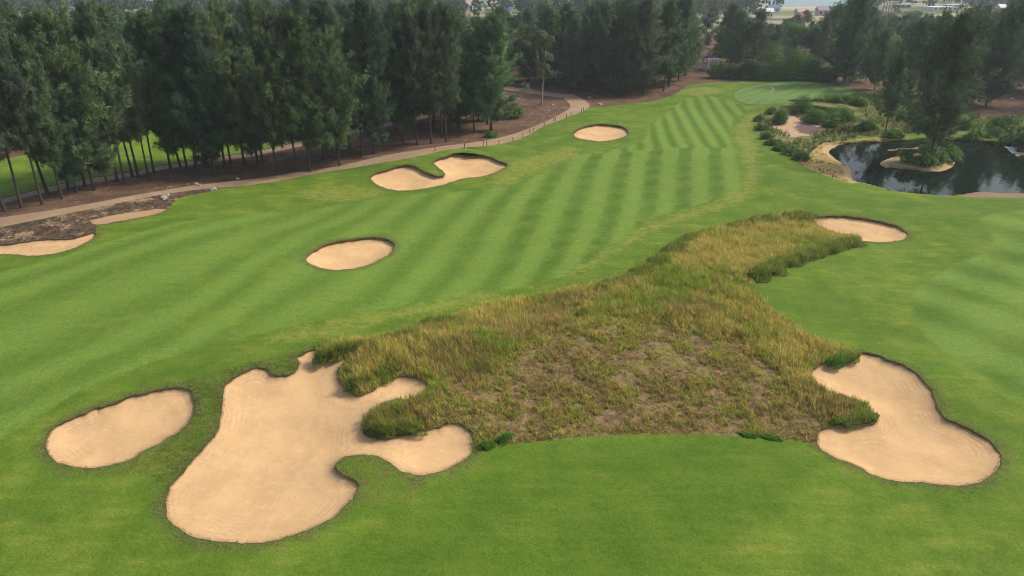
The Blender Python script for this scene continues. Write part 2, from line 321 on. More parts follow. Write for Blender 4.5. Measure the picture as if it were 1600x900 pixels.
def ground_material():
    m, t, b = nt('turf_and_soil')
    b.inputs['Roughness'].default_value = 0.9; b.inputs['Specular IOR Level'].default_value = 0.1
    vec = N(t, 'TexCoord').outputs['Object']
    nL = noise(t, vec, 0.07, 4, 0.6); nM = noise(t, vec, 0.35, 5, 0.65); nS = noise(t, vec, 1.6, 4, 0.65); nF = noise(t, vec, 9.0, 3, 0.6); nX = noise(t, vec, 38.0, 2, 0.6)
    mp = N(t, 'Mapping'); mp.inputs['Scale'].default_value = (0.25, 2.2, 1); mp.inputs['Rotation'].default_value = (0, 0, 0.25); t.links.new(vec, mp.inputs['Vector'])
    nW = noise(t, mp.outputs[0], 0.9, 4, 0.6)
    edge = math_(t, 'SUBTRACT', nS, 0.5)
    def lay(col, new, a, width=0.15, amp=0.5, bias=0.0):
        s = math_(t, 'ADD', attr(t, a), math_(t, 'MULTIPLY', edge, amp))
        return mix(t, mapr(t, s, bias - width, bias + width), col, new)
    # rough turf: green with straw-yellow mottling
    g = mix(t, mapr(t, nM, 0.3, 0.7), (0.080, 0.148, 0.013), (0.132, 0.202, 0.021))
    g = mix(t, math_(t, 'MULTIPLY', mapr(t, math_(t, 'ADD', math_(t, 'MULTIPLY', nM, 0.6), math_(t, 'MULTIPLY', nW, 0.5)), 0.54, 0.76), 0.42), g, (0.24, 0.225, 0.045))
    g = mix(t, math_(t, 'MULTIPLY', mapr(t, nL, 0.48, 0.66), 0.45), g, (0.065, 0.125, 0.014))
    g = mix(t, math_(t, 'MULTIPLY', mapr(t, noise(t, vec, 0.8, 5, 0.75, 0.5), 0.55, 0.75), 0.5), g, (0.17, 0.15, 0.045))
    # bottom apron, mown and deeper green
    ap = mix(t, mapr(t, nM, 0.3, 0.7), (0.068, 0.135, 0.011), (0.100, 0.168, 0.016))
    ap = mix(t, math_(t, 'MULTIPLY', mapr(t, nW, 0.5, 0.75), 0.4), ap, (0.135, 0.145, 0.03))
    ap = mix(t, math_(t, 'MULTIPLY', mapr(t, noise(t, vec, 0.9, 4, 0.7, 0.5), 0.58, 0.75), 0.4), ap, (0.15, 0.13, 0.04))
    g = lay(g, ap, 's_appr', 0.7, 2.5)
    # fairway stripes
    st = attr(t, 'stripe')
    sm = math_(t, 'ADD', st, math_(t, 'MULTIPLY', math_(t, 'SUBTRACT', nS, 0.5), 1.5))
    fw = mix(t, mapr(t, sm, -1.5, 1.0), (0.072, 0.136, 0.013), (0.143, 0.232, 0.036))
    fw = mix(t, math_(t, 'MULTIPLY', mapr(t, nM, 0.5, 0.78), 0.45), fw, (0.20, 0.245, 0.03))
    g = lay(g, fw, 's_fair', 0.35, 0.8)
    g = lay(g, fw, 's_fair2', 0.3, 0.8)
    g = lay(g, mix(t, nM, (0.10, 0.18, 0.02), (0.15, 0.24, 0.035)), 's_backf', 0.3, 0.5)
    gr = mix(t, mapr(t, st, -0.9, 0.9), (0.115, 0.195, 0.048), (0.140, 0.23, 0.060))
    collar = mix(t, 0.5, g, (0.06, 0.13, 0.03))
    g = lay(g, collar, 's_green', 0.3, 0.2, -0.55); g = lay(g, gr, 's_green', 0.15, 0.1)
    # dark unkempt turf and the fringe around bunkers
    rd = mix(t, mapr(t, nS, 0.35, 0.65), (0.075, 0.12, 0.016), (0.15, 0.15, 0.03))
    g = lay(g, mix(t, 0.55, g, rd), 's_roughd', 0.7, 2.2)
    g = lay(g, mix(t, mapr(t, nS, 0.3, 0.7, 0.2, 0.62), g, (0.26, 0.26, 0.055)), 's_dry', 0.9, 3.0)
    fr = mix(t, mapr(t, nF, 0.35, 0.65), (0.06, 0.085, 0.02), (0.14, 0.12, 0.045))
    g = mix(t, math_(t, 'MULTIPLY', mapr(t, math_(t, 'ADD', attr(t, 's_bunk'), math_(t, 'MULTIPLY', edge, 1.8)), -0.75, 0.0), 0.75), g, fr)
    # needle litter under the trees
    mu = mix(t, mapr(t, nM, 0.35, 0.65), (0.085, 0.05, 0.032), (0.15, 0.09, 0.056))
    mu = mix(t, mapr(t, nF, 0.55, 0.75), mu, (0.21, 0.135, 0.10))
    mu = mix(t, math_(t, 'MULTIPLY', mapr(t, nS, 0.55, 0.7), mapr(t, nL, 0.45, 0.6)), mu, (0.36, 0.25, 0.17))
    g = lay(g, mu, 's_mulch', 0.12, 0.5)
    g = lay(g, mix(t, mapr(t, nM, 0.3, 0.7), (0.09, 0.155, 0.016), (0.17, 0.25, 0.03)), 's_backf', 0.3, 0.5)
    # rocky waste ground beside the track
    wa = mix(t, mapr(t, nS, 0.42, 0.6), (0.115, 0.075, 0.05), (0.05, 0.036, 0.028))
    wa = mix(t, mapr(t, math_(t, 'ADD', math_(t, 'MULTIPLY', noise(t, vec, 0.55, 3, 0.6), 0.6), math_(t, 'MULTIPLY', noise(t, vec, 5.0, 4, 0.7), 0.4)), 0.54, 0.60), wa, (0.32, 0.215, 0.125))
    g = lay(g, wa, 's_waste', 0.12, 0.6)
    # scrub round the pond
    sc1 = mix(t, mapr(t, nS, 0.4, 0.6), (0.11, 0.145, 0.03), (0.22, 0.19, 0.08))
    sc1 = mix(t, mapr(t, nM, 0.5, 0.62), sc1, (0.07, 0.11, 0.025))
    g = lay(g, sc1, 's_scrub', 0.2, 0.9)
    g = lay(g, mix(t, mapr(t, nS, 0.4, 0.7), (0.50, 0.34, 0.21), (0.40, 0.26, 0.16)), 's_sandp', 0.2, 2.2)
    g = lay(g, mix(t, mapr(t, nF, 0.4, 0.7), (0.13, 0.09, 0.08), (0.2, 0.13, 0.11)), 's_pitdk', 0.3, 2.4)
    bank = mix(t, mapr(t, nS, 0.38, 0.62), (0.24, 0.21, 0.05), (0.46, 0.29, 0.13)); bank = mix(t, mapr(t, nF, 0.55, 0.7), bank, (0.30, 0.17, 0.08))
    g = lay(g, bank, 's_bank', 0.1, 0.8)
    sandy = mix(t, nF, (0.48, 0.34, 0.18), (0.38, 0.27, 0.13))
    g = lay(g, sandy, 's_shore', 0.1, 0.35)
    g = lay(g, mix(t, mapr(t, nF, 0.35, 0.65), (0.30, 0.19, 0.12), (0.22, 0.14, 0.09)), 's_bank2', 0.1, 0.5)
    # soil below the tall grass
    so = mix(t, mapr(t, nS, 0.38, 0.62), (0.12, 0.08, 0.036), (0.26, 0.175, 0.085))
    so = mix(t, mapr(t, nF, 0.5, 0.7), so, (0.09, 0.06, 0.035))
    so = mix(t, math_(t, 'MULTIPLY', mapr(t, nM, 0.52, 0.66), 0.8), so, (0.19, 0.18, 0.04))
    g = lay(g, so, 's_native', 0.12, 0.5)
    g = lay(g, mix(t, 0.5, g, (0.34, 0.23, 0.14)), 's_trail', 0.2, 0.6)
    # tracks
    pa = mix(t, mapr(t, nM, 0.35, 0.65), (0.30, 0.205, 0.125), (0.37, 0.26, 0.165))
    pa = mix(t, math_(t, 'MULTIPLY', mapr(t, nF, 0.5, 0.7), 0.35), pa, (0.24, 0.17, 0.11))
    g = lay(g, pa, 's_path', 0.08, 0.25)
    # land beyond the wood
    fl = mix(t, mapr(t, noise(t, vec, 0.012, 4, 0.6), 0.42, 0.58), (0.12, 0.16, 0.06), (0.36, 0.30, 0.20))
    fl = mix(t, mapr(t, noise(t, vec, 0.03, 3, 0.6), 0.5, 0.62), fl, (0.05, 0.09, 0.035))
    g = mix(t, mapr(t, attr(t, 's_far'), 0, 1), g, fl)
    # fibre-level brightness
    nG = noise(t, vec, 4.0, 3, 0.7, 0.6)
    lum = math_(t, 'ADD', math_(t, 'ADD', math_(t, 'MULTIPLY', nF, 0.85), math_(t, 'MULTIPLY', nG, 0.5)), math_(t, 'ADD', math_(t, 'MULTIPLY', nX, 0.6), math_(t, 'MULTIPLY', nW, 0.25)))
    n = N(t, 'Mix'); n.data_type = 'RGBA'; n.blend_type = 'MULTIPLY'; n.inputs[0].default_value = 1.0
    t.links.new(g, n.inputs[6]); cc = N(t, 'CombineColor'); l2 = math_(t, 'ADD', lum, -0.10)
    for i in range(3): t.links.new(l2, cc.inputs[i])
    t.links.new(cc.outputs[0], n.inputs[7]); t.links.new(n.outputs[2], b.inputs['Base Color'])
    bump(t, b, math_(t, 'ADD', math_(t, 'MULTIPLY', nX, 0.35), math_(t, 'ADD', nF, math_(t, 'MULTIPLY', nS, 1.6))), 0.55, 0.07)
    return m
def sand_material(dull=0.0):
    m, t, b = nt('bunker_sand'); b.inputs['Roughness'].default_value = 0.95; b.inputs['Specular IOR Level'].default_value = 0.08
    vec = N(t, 'TexCoord').outputs['Object']
    nM = noise(t, vec, 0.5, 4, 0.6); nS = noise(t, vec, 2.5, 4, 0.65); nF = noise(t, vec, 22, 3, 0.7); nW = noise(t, vec, 0.9, 2, 0.5, 1.2)
    ed = attr(t, 'edge')
    c = mix(t, mapr(t, nM, 0.3, 0.7), (0.64, 0.415, 0.205), (0.54, 0.345, 0.17))
    c = mix(t, math_(t, 'MULTIPLY', mapr(t, nS, 0.5, 0.75), 0.4), c, (0.72, 0.49, 0.265))
    # darker raked faces near the rim, plus broken darker patches
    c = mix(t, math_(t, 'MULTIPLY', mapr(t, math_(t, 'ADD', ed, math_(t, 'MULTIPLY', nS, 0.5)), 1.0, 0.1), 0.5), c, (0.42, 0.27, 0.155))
    c = mix(t, math_(t, 'MULTIPLY', mapr(t, noise(t, vec, 0.9, 5, 0.7, 0.8), 0.54, 0.7), 0.14), c, (0.45, 0.30, 0.17))
    c = mix(t, math_(t, 'MULTIPLY', mapr(t, nF, 0.62, 0.8), 0.30), c, (0.42, 0.28, 0.17))
    # rake lines that follow the rim, broken up by noise
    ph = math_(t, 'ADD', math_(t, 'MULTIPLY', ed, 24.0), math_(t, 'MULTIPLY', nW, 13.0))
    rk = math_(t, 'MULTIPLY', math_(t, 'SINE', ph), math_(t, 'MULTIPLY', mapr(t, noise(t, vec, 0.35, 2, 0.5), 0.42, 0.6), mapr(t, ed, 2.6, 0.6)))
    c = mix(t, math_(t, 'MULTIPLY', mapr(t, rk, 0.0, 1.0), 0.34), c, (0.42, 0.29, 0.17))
    if dull: c = mix(t, dull, c, (0.26, 0.17, 0.11))
    t.links.new(c, b.inputs['Base Color'])
    bump(t, b, math_(t, 'ADD', math_(t, 'MULTIPLY', rk, 0.16), math_(t, 'ADD', math_(t, 'MULTIPLY', nF, 0.8), math_(t, 'MULTIPLY', nS, 1.5))), 0.45, 0.05)
    return m
def flat_mat(name, c1, c2=None, scale=3.0, rough=0.85, bumps=0.3, spec=0.2, metal=0.0):
    m, t, b = nt(name); b.inputs['Roughness'].default_value = rough; b.inputs['Specular IOR Level'].default_value = spec; b.inputs['Metallic'].default_value = metal
    vec = N(t, 'TexCoord').outputs['Object']; n1 = noise(t, vec, scale, 5, 0.65)
    t.links.new(mix(t, mapr(t, n1, 0.3, 0.7), c1, c2 or tuple(0.75 * x for x in c1)), b.inputs['Base Color'])
    if bumps: bump(t, b, n1, bumps, 0.03)
    return m
def col_mat(name, trans=0.25, var=0.0, vcol=(0.1, 0.1, 0.03), rough=0.8, up=0.0, clump=0.0):
    """leaf and blade colour from the mesh's own colour attribute, some light passing through"""
    m, t, b = nt(name); b.inputs['Roughness'].default_value = rough; b.inputs['Specular IOR Level'].default_value = 0.15
    c = attr(t, 'col', 'Color')
    if var:
        oi = N(t, 'ObjectInfo'); c = mix(t, math_(t, 'MULTIPLY', oi.outputs['Random'], var), c, vcol)
        h = N(t, 'HueSaturation'); t.links.new(c, h.inputs['Color'])
        t.links.new(mapr(t, math_(t, 'FRACT', math_(t, 'MULTIPLY', oi.outputs['Random'], 7.3)), 0, 1, 0.72, 1.3, False), h.inputs['Value']); c = h.outputs[0]
    t.links.new(c, b.inputs['Base Color'])
    if up:
        ge = N(t, 'NewGeometry'); vm = N(t, 'VectorMath'); vm.operation = 'ADD'; vm.inputs[1].default_value = (0, 0, up); t.links.new(ge.outputs['Normal'], vm.inputs[0])
        vn = N(t, 'VectorMath'); vn.operation = 'NORMALIZE'; t.links.new(vm.outputs[0], vn.inputs[0]); t.links.new(vn.outputs[0], b.inputs['Normal'])
    if clump:      # leaves of one spray face roughly the way the spray does
        ge = N(t, 'NewGeometry'); vt = N(t, 'VectorTransform'); vt.vector_type = 'NORMAL'; vt.convert_from = 'OBJECT'; vt.convert_to = 'WORLD'
        t.links.new(attr(t, 'cn', 'Vector'), vt.inputs[0]); sc_ = N(t, 'VectorMath'); sc_.operation = 'SCALE'; sc_.inputs['Scale'].default_value = clump; t.links.new(vt.outputs[0], sc_.inputs[0])
        vm = N(t, 'VectorMath'); vm.operation = 'ADD'; t.links.new(ge.outputs['Normal'], vm.inputs[0]); t.links.new(sc_.outputs[0], vm.inputs[1])
        vn = N(t, 'VectorMath'); vn.operation = 'NORMALIZE'; t.links.new(vm.outputs[0], vn.inputs[0]); t.links.new(vn.outputs[0], b.inputs['Normal'])
    tr = N(t, 'BsdfTranslucent'); t.links.new(c, tr.inputs[0]); ms = N(t, 'MixShader'); ms.inputs[0].default_value = trans
    t.links.new(b.outputs[0], ms.inputs[1]); t.links.new(tr.outputs[0], ms.inputs[2]); t.links.new(ms.outputs[0], t.nodes['Material Output'].inputs[0])
    return m
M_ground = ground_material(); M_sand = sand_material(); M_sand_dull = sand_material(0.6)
M_blade = col_mat('grass_blades', 0.38, up=3.5); M_leaf = col_mat('leaves', 0.2, clump=1.6); M_shrub = col_mat('shrub_leaves', 0.25, clump=0.7, up=0.0); M_pandan = col_mat('strap_leaves', 0.25)
M_casu = col_mat('casuarina_needles', 0.15, 0.4, (0.17, 0.20, 0.085), clump=1.5)
M_bark = flat_mat('bark', (0.075, 0.055, 0.045), (0.035, 0.027, 0.022), 6, 0.95, 0.6)
M_palebark = flat_mat('pale_bark', (0.36, 0.31, 0.25), (0.2, 0.17, 0.14), 4, 0.9, 0.4)
M_soil = flat_mat('lip_soil', (0.20, 0.125, 0.07), (0.075, 0.08, 0.022), 1.6, 1.0, 1.0, 0.05)
M_rock = flat_mat('rock', (0.42, 0.36, 0.30), (0.25, 0.2, 0.17), 5, 0.9, 0.6)
M_post = flat_mat('weathered_post', (0.07, 0.055, 0.045), None, 9, 0.9, 0.3)
M_white = flat_mat('white_paint', (0.78, 0.77, 0.74), (0.68, 0.67, 0.64), 3, 0.6, 0.05)
M_glass = flat_mat('window_glass', (0.05, 0.06, 0.07), None, 3, 0.15, 0, 0.5)

# ------------------------------------------------------------------ ground sheet
US = np.arange(-320, 1924, 2.0); VS = np.concatenate([np.array([-41, -39, -36, -33, -30, -26, -22, -18, -14, -10, -6, -3]), np.arange(0, 1010, 2.0)])
U, V = np.meshgrid(US, VS); nr, ncol = U.shape; U = U.ravel(); V = V.ravel()
for k, p in B.items():                                   # settle grid points onto the bunker rims
    s = BP[k]; d, qx, qy = sdf(U, V, s, 3.0, True); w = np.abs(d) < 1.05
    U[w] = qx[w]; V[w] = qy[w]
GX, GY, GZ = P(U, V)
inb = np.zeros(U.shape, bool); s_bunk = np.full(U.shape, -3.0)
for k, p in B.items():
    s = BP[k]; d = sdf(U, V, s, 3.0); inb |= d > -0.02
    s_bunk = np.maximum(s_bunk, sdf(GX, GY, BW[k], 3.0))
S = {k: sdf(GX, GY, PW[k], 6.0) for k in PW}
S['dry'] = np.max([sdf(GX, GY, W(p_, 3), 6.0) for p_ in DRY], axis=0)
trail = W([(795,590),(803,610),(815,630),(820,655),(814,680),(800,690)], 4, False)
tp = np.concatenate([trail + (0.10, 0), (trail - (0.10, 0))[::-1]]); s_trail = sdf(GX, GY, tp, 2.0)
pond_d = sdf(GX, GY, POND, 12.0); isl_d = sdf(GX, GY, ISL, 6.0)
nb = fbm(GX / 3, GY / 3, 9)
left_bank = sdf(GX, GY, W([(1262,245),(1275,232),(1290,224),(1340,219),(1430,215),(1520,221),(1590,229),(1640,236),(1640,245),(1560,236),(1430,228),(1320,232),(1305,243),(1330,262),(1336,286),(1312,281),(1275,268),(1252,256)], 3), 6.0)
s_bank = np.maximum(np.maximum(left_bank, isl_d), np.where(V < 246, 1.6 + np.where(pond_d > 0, 0, pond_d), -6))
s_shore = np.where(pond_d > 0, 1.0, np.maximum(0.9 + pond_d, np.where(isl_d > -0.2, 1.1 - isl_d, -6))) 
s_shore = np.minimum(s_shore, np.where((pond_d > 0) & (isl_d < -0.2), 1.0, np.maximum(left_bank + 0.2, isl_d + 0.2)))
un = stripe_near(GX, GY); uf = stripe_far(GX, GY)
# dark line at whole numbers near, light line at whole numbers far
zone = sstep(232, 238, V + 0.0 * U) if False else None
zx, zy = GX, GY
ya = float(P0(1070, 236)[1]); tz = sstep(ya - 1.2, ya + 1.2, GY - 0.12 * (GX - 25))
sn = -np.cos(2 * np.pi * un); sf = np.cos(2 * np.pi * uf)
# cross passes make the dark stripes blotchy
cr = np.sin(2 * np.pi * (GY - 0.25 * GX + 2.5 * fbm(GX / 5, GY / 5, 88)) / 4.0) * (0.5 + fbm(GX / 4, GY / 4, 66)) * sstep(-4, 3, GX) * sstep(44, 52, GY)
sn = sn * 0.72 - 0.48 * np.clip(cr * 1.3 - 0.1, 0, 1) * (1 - sstep(-0.35, 0.25, sn)) + 0.15 * cr * (sn > 0.2)
leftfade = (0.40 + 0.5 * fbm(GX / 7, GY / 7, 61)) + 0.35 * sstep(-12, 2, GX)
stripe = (sn * leftfade) * (1 - tz) + sf * tz
hl = np.exp(-((GY - (ya - 2 + 0.10 * (GX - 25))) / 2.2) ** 2) * (GX > 8) * 0.9      # turning strip where the two cuts meet
stripe = stripe + hl * (stripe > -0.2)
m2 = S['fair2'] > -1
w2 = np.sin(2 * np.pi * (GX * 0.80 + GY * 0.55) / 5.4) * 0.8 + 0.55 * np.sin(2 * np.pi * (GX * 0.6 - GY * 0.75) / 6.5)
stripe = np.where(m2, w2 * 0.8, stripe)
wg = np.sin(2 * np.pi * (GX * 0.75 - GY * 0.62) / 2.4); stripe = np.where(S['green'] > -1, wg, stripe)
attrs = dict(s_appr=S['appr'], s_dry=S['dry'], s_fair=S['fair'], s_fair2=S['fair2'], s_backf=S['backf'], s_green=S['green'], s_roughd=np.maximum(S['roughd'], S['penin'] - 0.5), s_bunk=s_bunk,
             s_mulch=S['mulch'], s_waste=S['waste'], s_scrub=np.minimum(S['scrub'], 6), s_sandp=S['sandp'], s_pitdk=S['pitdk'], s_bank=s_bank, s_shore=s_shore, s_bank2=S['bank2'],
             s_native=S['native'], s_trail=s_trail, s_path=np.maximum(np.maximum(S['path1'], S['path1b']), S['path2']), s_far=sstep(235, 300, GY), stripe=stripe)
idx = np.arange(nr * ncol).reshape(nr, ncol)
F = np.stack([idx[1:, :-1].ravel(), idx[1:, 1:].ravel(), idx[:-1, 1:].ravel(), idx[:-1, :-1].ravel()], 1)
F = F[~inb[F].all(1)]
fc = {k: attrs[a][F].mean(1) for k, a in dict(fairway='s_fair', fairway2='s_fair2', putting_green='s_green', cart_path='s_path', forest_floor='s_mulch', native='s_native', bank='s_bank', backf='s_backf', scrub='s_scrub', waste='s_waste').items()}
cls = np.zeros(len(F), int); names = ['ground', 'forest_floor', 'fairway', 'putting_green', 'cart_path', 'sandy_ground', 'pond_bank']
cls[fc['scrub'] > 0] = 5; cls[fc['forest_floor'] > 0] = 1
for k in ('fairway', 'fairway2', 'backf'): cls[fc[k] > 0] = 2
cls[fc['putting_green'] > 0] = 3; cls[fc['waste'] > 0] = 5; cls[fc['native'] > 0] = 5; cls[fc['bank'] > 0] = 6; cls[fc['cart_path'] > 0] = 4
G = np.stack([GX, GY, GZ], 1)
for ci, nm in enumerate(names):
    f = F[cls == ci]; uq, inv = np.unique(f, return_inverse=True)
    me = mesh_from(nm, G[uq], inv.reshape(f.shape), {k: a[uq] for k, a in attrs.items()}, smooth_=True)
    tag(link(nm, me, M_ground), kind='structure')
mb = MB(); mb.add([(-5000, -600, -3.2), (5000, -600, -3.2), (5000, 5000, -3.2), (-5000, 5000, -3.2)], [(0, 1, 2, 3)])
tag(link('terrain', mb.mesh('terrain'), flat_mat('distant_soil', (0.10, 0.14, 0.05), (0.2, 0.18, 0.1), 0.02, 1, 0)), kind='structure')

# ------------------------------------------------------------------ blades
def blades(name, x, y, z, h, w, lean, az, cols, colv=0.25, droop=0.0):
    n = len(x); ca, sa = np.cos(az), np.sin(az); fa = az + rng.uniform(0.9, 2.2, n); cx, cy = np.cos(fa) * w / 2, np.sin(fa) * w / 2
    v = np.empty((n, 5, 3))
    v[:, 0] = np.stack([x - cx, y - cy, z], 1); v[:, 1] = np.stack([x + cx, y + cy, z], 1)
    mx = x + ca * lean * h * 0.35; my = y + sa * lean * h * 0.35; mz = z + h * 0.6
    v[:, 2] = np.stack([mx + cx * .8, my + cy * .8, mz], 1); v[:, 3] = np.stack([mx - cx * .8, my - cy * .8, mz], 1)
    v[:, 4] = np.stack([x + ca * lean * h, y + sa * lean * h, z + h * (1 - droop)], 1)
    b = np.arange(n)[:, None] * 5
    f = np.concatenate([b + [0, 1, 2], b + [0, 2, 3], b + [3, 2, 4]], 0)
    c = cols * (1 + rng.uniform(-colv, colv, (n, 1)))
    return mesh_from(name, v.reshape(-1, 3), f, cols=np.repeat(c, 5, 0))
def scatter(poly, n):
    lo, hi = poly.min(0), poly.max(0); x = rng.uniform(lo[0], hi[0], n); y = rng.uniform(lo[1], hi[1], n); return x, y
GOLD = np.array((0.68, 0.53, 0.11)); STRAW = np.array((0.78, 0.64, 0.25)); OLIVE = np.array((0.36, 0.42, 0.055)); GREENB = np.array((0.17, 0.29, 0.03)); BROWN = np.array((0.33, 0.235, 0.085)); RUST = np.array((0.52, 0.32, 0.07))

nat = PW['native']
x, y = scatter(nat, 130000); s = sdf(x, y, nat, 2.0); sp = sdf(x, y, PW['sparse'], 3.0)
st_ = s_ = None
tdist = sdf(x, y, tp, 2.0)
spw = sstep(-1.5, 1.5, sp + 2.4 * (fbm(x / 2.2, y / 2.2, 31) - 0.5))          # 0 dense, 1 sparse
n1 = fbm(x / 1.1, y / 1.1, 11); n2 = fbm(x / 4.0, y / 4.0, 21); n3 = fbm(x / 0.5, y / 0.5, 5)
keep = (s > 0.02) & (tdist < 0.05)
prob = (1 - spw) * 0.95 + spw * np.clip((n1 - 0.38) * 4.0, 0.16, 0.95) * 0.75
keep &= rng.random(len(x)) < prob
x, y, s, spw, n1, n2, n3 = [a[keep] for a in (x, y, s, spw, n1, n2, n3)]
edgew = 1 - sstep(0.0, 1.3, s)
print('tufts', len(x))
k = 7; n = len(x) * k
X = np.repeat(x, k) + rng.normal(0, 0.07, n); Y = np.repeat(y, k) + rng.normal(0, 0.07, n)
SP = np.repeat(spw, k); E = np.repeat(edgew, k); N1 = np.repeat(n1, k); N2 = np.repeat(n2, k); N3 = np.repeat(n3, k)
Hh = (0.50 * (1 - SP) + 0.20 * SP) * rng.uniform(0.55, 1.25, n) * (0.35 + 1.3 * N1) * (1 - 0.45 * E)
tall = rng.random(len(x)) < 0.10; Hh *= np.repeat(np.where(tall, 1.5, 1.0), k)
kind = rng.random(len(x)); green_w = np.clip((n2 - 0.46) * 3.2, 0, 0.85) + edgew * 0.25
base = np.where((kind < 0.52)[:, None], GOLD, np.where((kind < 0.70)[:, None], STRAW, np.where((kind < 0.80)[:, None], RUST, OLIVE)))
base = np.where((rng.random(len(x)) < green_w + 0.12)[:, None], OLIVE * 0.6 + GREENB * 0.4, base)
spc = np.where((rng.random(len(x)) < 0.36)[:, None], OLIVE * 0.6 + GREENB * 0.5, np.where((rng.random(len(x)) < 0.5)[:, None], BROWN, GOLD * 0.75))
base = np.where((rng.random(len(x)) < spw)[:, None], spc, base)
bw_ = np.clip((fbm(x / 3.0, y / 3.0, 55) - 0.52) * 6, 0, 0.55) * (y < 46)
base = np.where((rng.random(len(x)) < bw_)[:, None], BROWN * 1.1, base)
Z = hb(X, Y)
me = blades('tall_grass', X, Y, Z - 0.02, Hh, rng.uniform(0.012, 0.03, n) * (1 + 0.5 * SP), rng.uniform(0.1, 0.7, n) + 0.35 * SP, rng.uniform(0, 6.28, n) * 0.75 + 0.3, np.repeat(base, k, 0), 0.3)
tag(link('tall_grass', me, M_blade), 'golden and olive tall dry grass covering the mound between the bunkers', 'grass', kind='stuff')

# short ragged turf between the two left bunkers, brown litter tufts on the waste ground, scrub grass by the pond
def carpet(name, polys, n, hmin, hmax, cols, label, per=5, inside=0.0, wid=(0.012, 0.03), mask=None):
    xs, ys = [], []
    for p in polys:
        a, b_ = scatter(p, n); q = sdf(a, b_, p, 1.0) > inside; xs.append(a[q]); ys.append(b_[q])
    a = np.concatenate(xs); b_ = np.concatenate(ys)
    for q in BW.values():
        w = sdf(a, b_, q, 0.5) < -0.02; a, b_ = a[w], b_[w]
    w = sdf(a, b_, POND, 0.5) < 0.0; a, b_ = a[w], b_[w]
    if mask is not None: w = mask(a, b_); a, b_ = a[w], b_[w]
    m_ = len(a) * per; c = np.array(cols)[rng.integers(0, len(cols), len(a))]
    nn = fbm(a / 0.8, b_ / 0.8, 3)
    X = np.repeat(a, per) + rng.normal(0, 0.06, m_); Y = np.repeat(b_, per) + rng.normal(0, 0.06, m_)
    me = blades(name, X, Y, hb(X, Y) - 0.01, rng.uniform(hmin, hmax, m_) * np.repeat(0.4 + 1.2 * nn, per), rng.uniform(*wid, m_), rng.uniform(0.2, 0.9, m_), rng.uniform(0, 6.28, m_), np.repeat(c, per, 0))
    return tag(link(name, me, M_blade), label, 'grass', kind='stuff')
carpet('rough_grass', [PW['roughd']], 9000, 0.02, 0.07, [(0.13, 0.21, 0.025), (0.17, 0.24, 0.035), (0.27, 0.24, 0.06), (0.12, 0.20, 0.025)], 'short ragged dark turf on the ridge between the two left bunkers', 6)
carpet('dry_litter', [PW['waste']], 2500, 0.04, 0.14, [(0.14, 0.09, 0.06), (0.09, 0.065, 0.045), (0.42, 0.30, 0.16), (0.2, 0.13, 0.08)], 'dark dead grass litter on the waste strip beside the dirt track', 5, 0.1, (0.015, 0.035), lambda a, b_: fbm(a / 1.2, b_ / 1.2, 44) > 0.52)
def scm(a, b_): return (sdf(a, b_, PW['sandp'], 1.0) < 0.1) & (sdf(a, b_, LBW, 1.0) < 0) & (sdf(a, b_, POND, 3) < -0.9) & (fbm(a / 2.5, b_ / 2.5, 77) > 0.40)
LBW = W([(1262,245),(1275,232),(1290,224),(1340,219),(1430,215),(1520,221),(1590,229),(1640,236),(1640,245),(1560,236),(1430,228),(1320,232),(1305,243),(1330,262),(1336,286),(1312,281),(1275,268),(1246,254)], 3)
carpet('scrub_grass', [PW['scrub']], 17000, 0.25, 0.7, [(0.10, 0.17, 0.03), (0.15, 0.19, 0.04), (0.30, 0.22, 0.09), (0.12, 0.19, 0.04), (0.08, 0.15, 0.03)], 'mixed green and rusty wild grass on the slope above the pond', 6, 0.1, (0.04, 0.09), scm)

carpet('bank_grass', [LBW], 5000, 0.08, 0.35, [(0.34, 0.30, 0.07), (0.45, 0.27, 0.10), (0.20, 0.26, 0.05), (0.5, 0.36, 0.18)], 'sparse orange and yellow grass on the tan bank left of the pond', 5, 0.2, (0.03, 0.06), lambda a, b_: (fbm(a / 1.5, b_ / 1.5, 17) > 0.5) & (sdf(a, b_, POND, 2) < -0.7))
# ------------------------------------------------------------------ bunkers
BINFO = {'oval': ('oval sand bunker at the lower left beside the large one', 0.14, 0.45, 1.6),
         'clover': ('largest sand bunker, lobed like a clover, two arms reaching into tall grass', 0.12, 0.55, 2.2),
         'hourglass': ('wide hourglass shaped sand bunker on the right edge of the tall grass', 0.12, 0.45, 1.8),
         'behind': ('half oval sand bunker tucked behind the upper tip of the tall grass', 0.22, 0.35, 2.0),
         'middle': ('single oval sand bunker alone in the striped fairway', 0.26, 0.8, 3.0),
         'twin': ('two-lobed sand bunker joined at a narrow neck beside the dirt track', 0.28, 0.9, 3.2),
         'far': ('small distant oval sand bunker near the bend of the track', 0.32, 0.8, 3.5),
         'left': ('shallow crescent sand bunker below the rocky waste at the left edge', 0.12, 0.5, 2.5),
         'strip': ('thin sliver of sand at the end of the rocky waste strip', 0.04, 0.1, 1.0)}
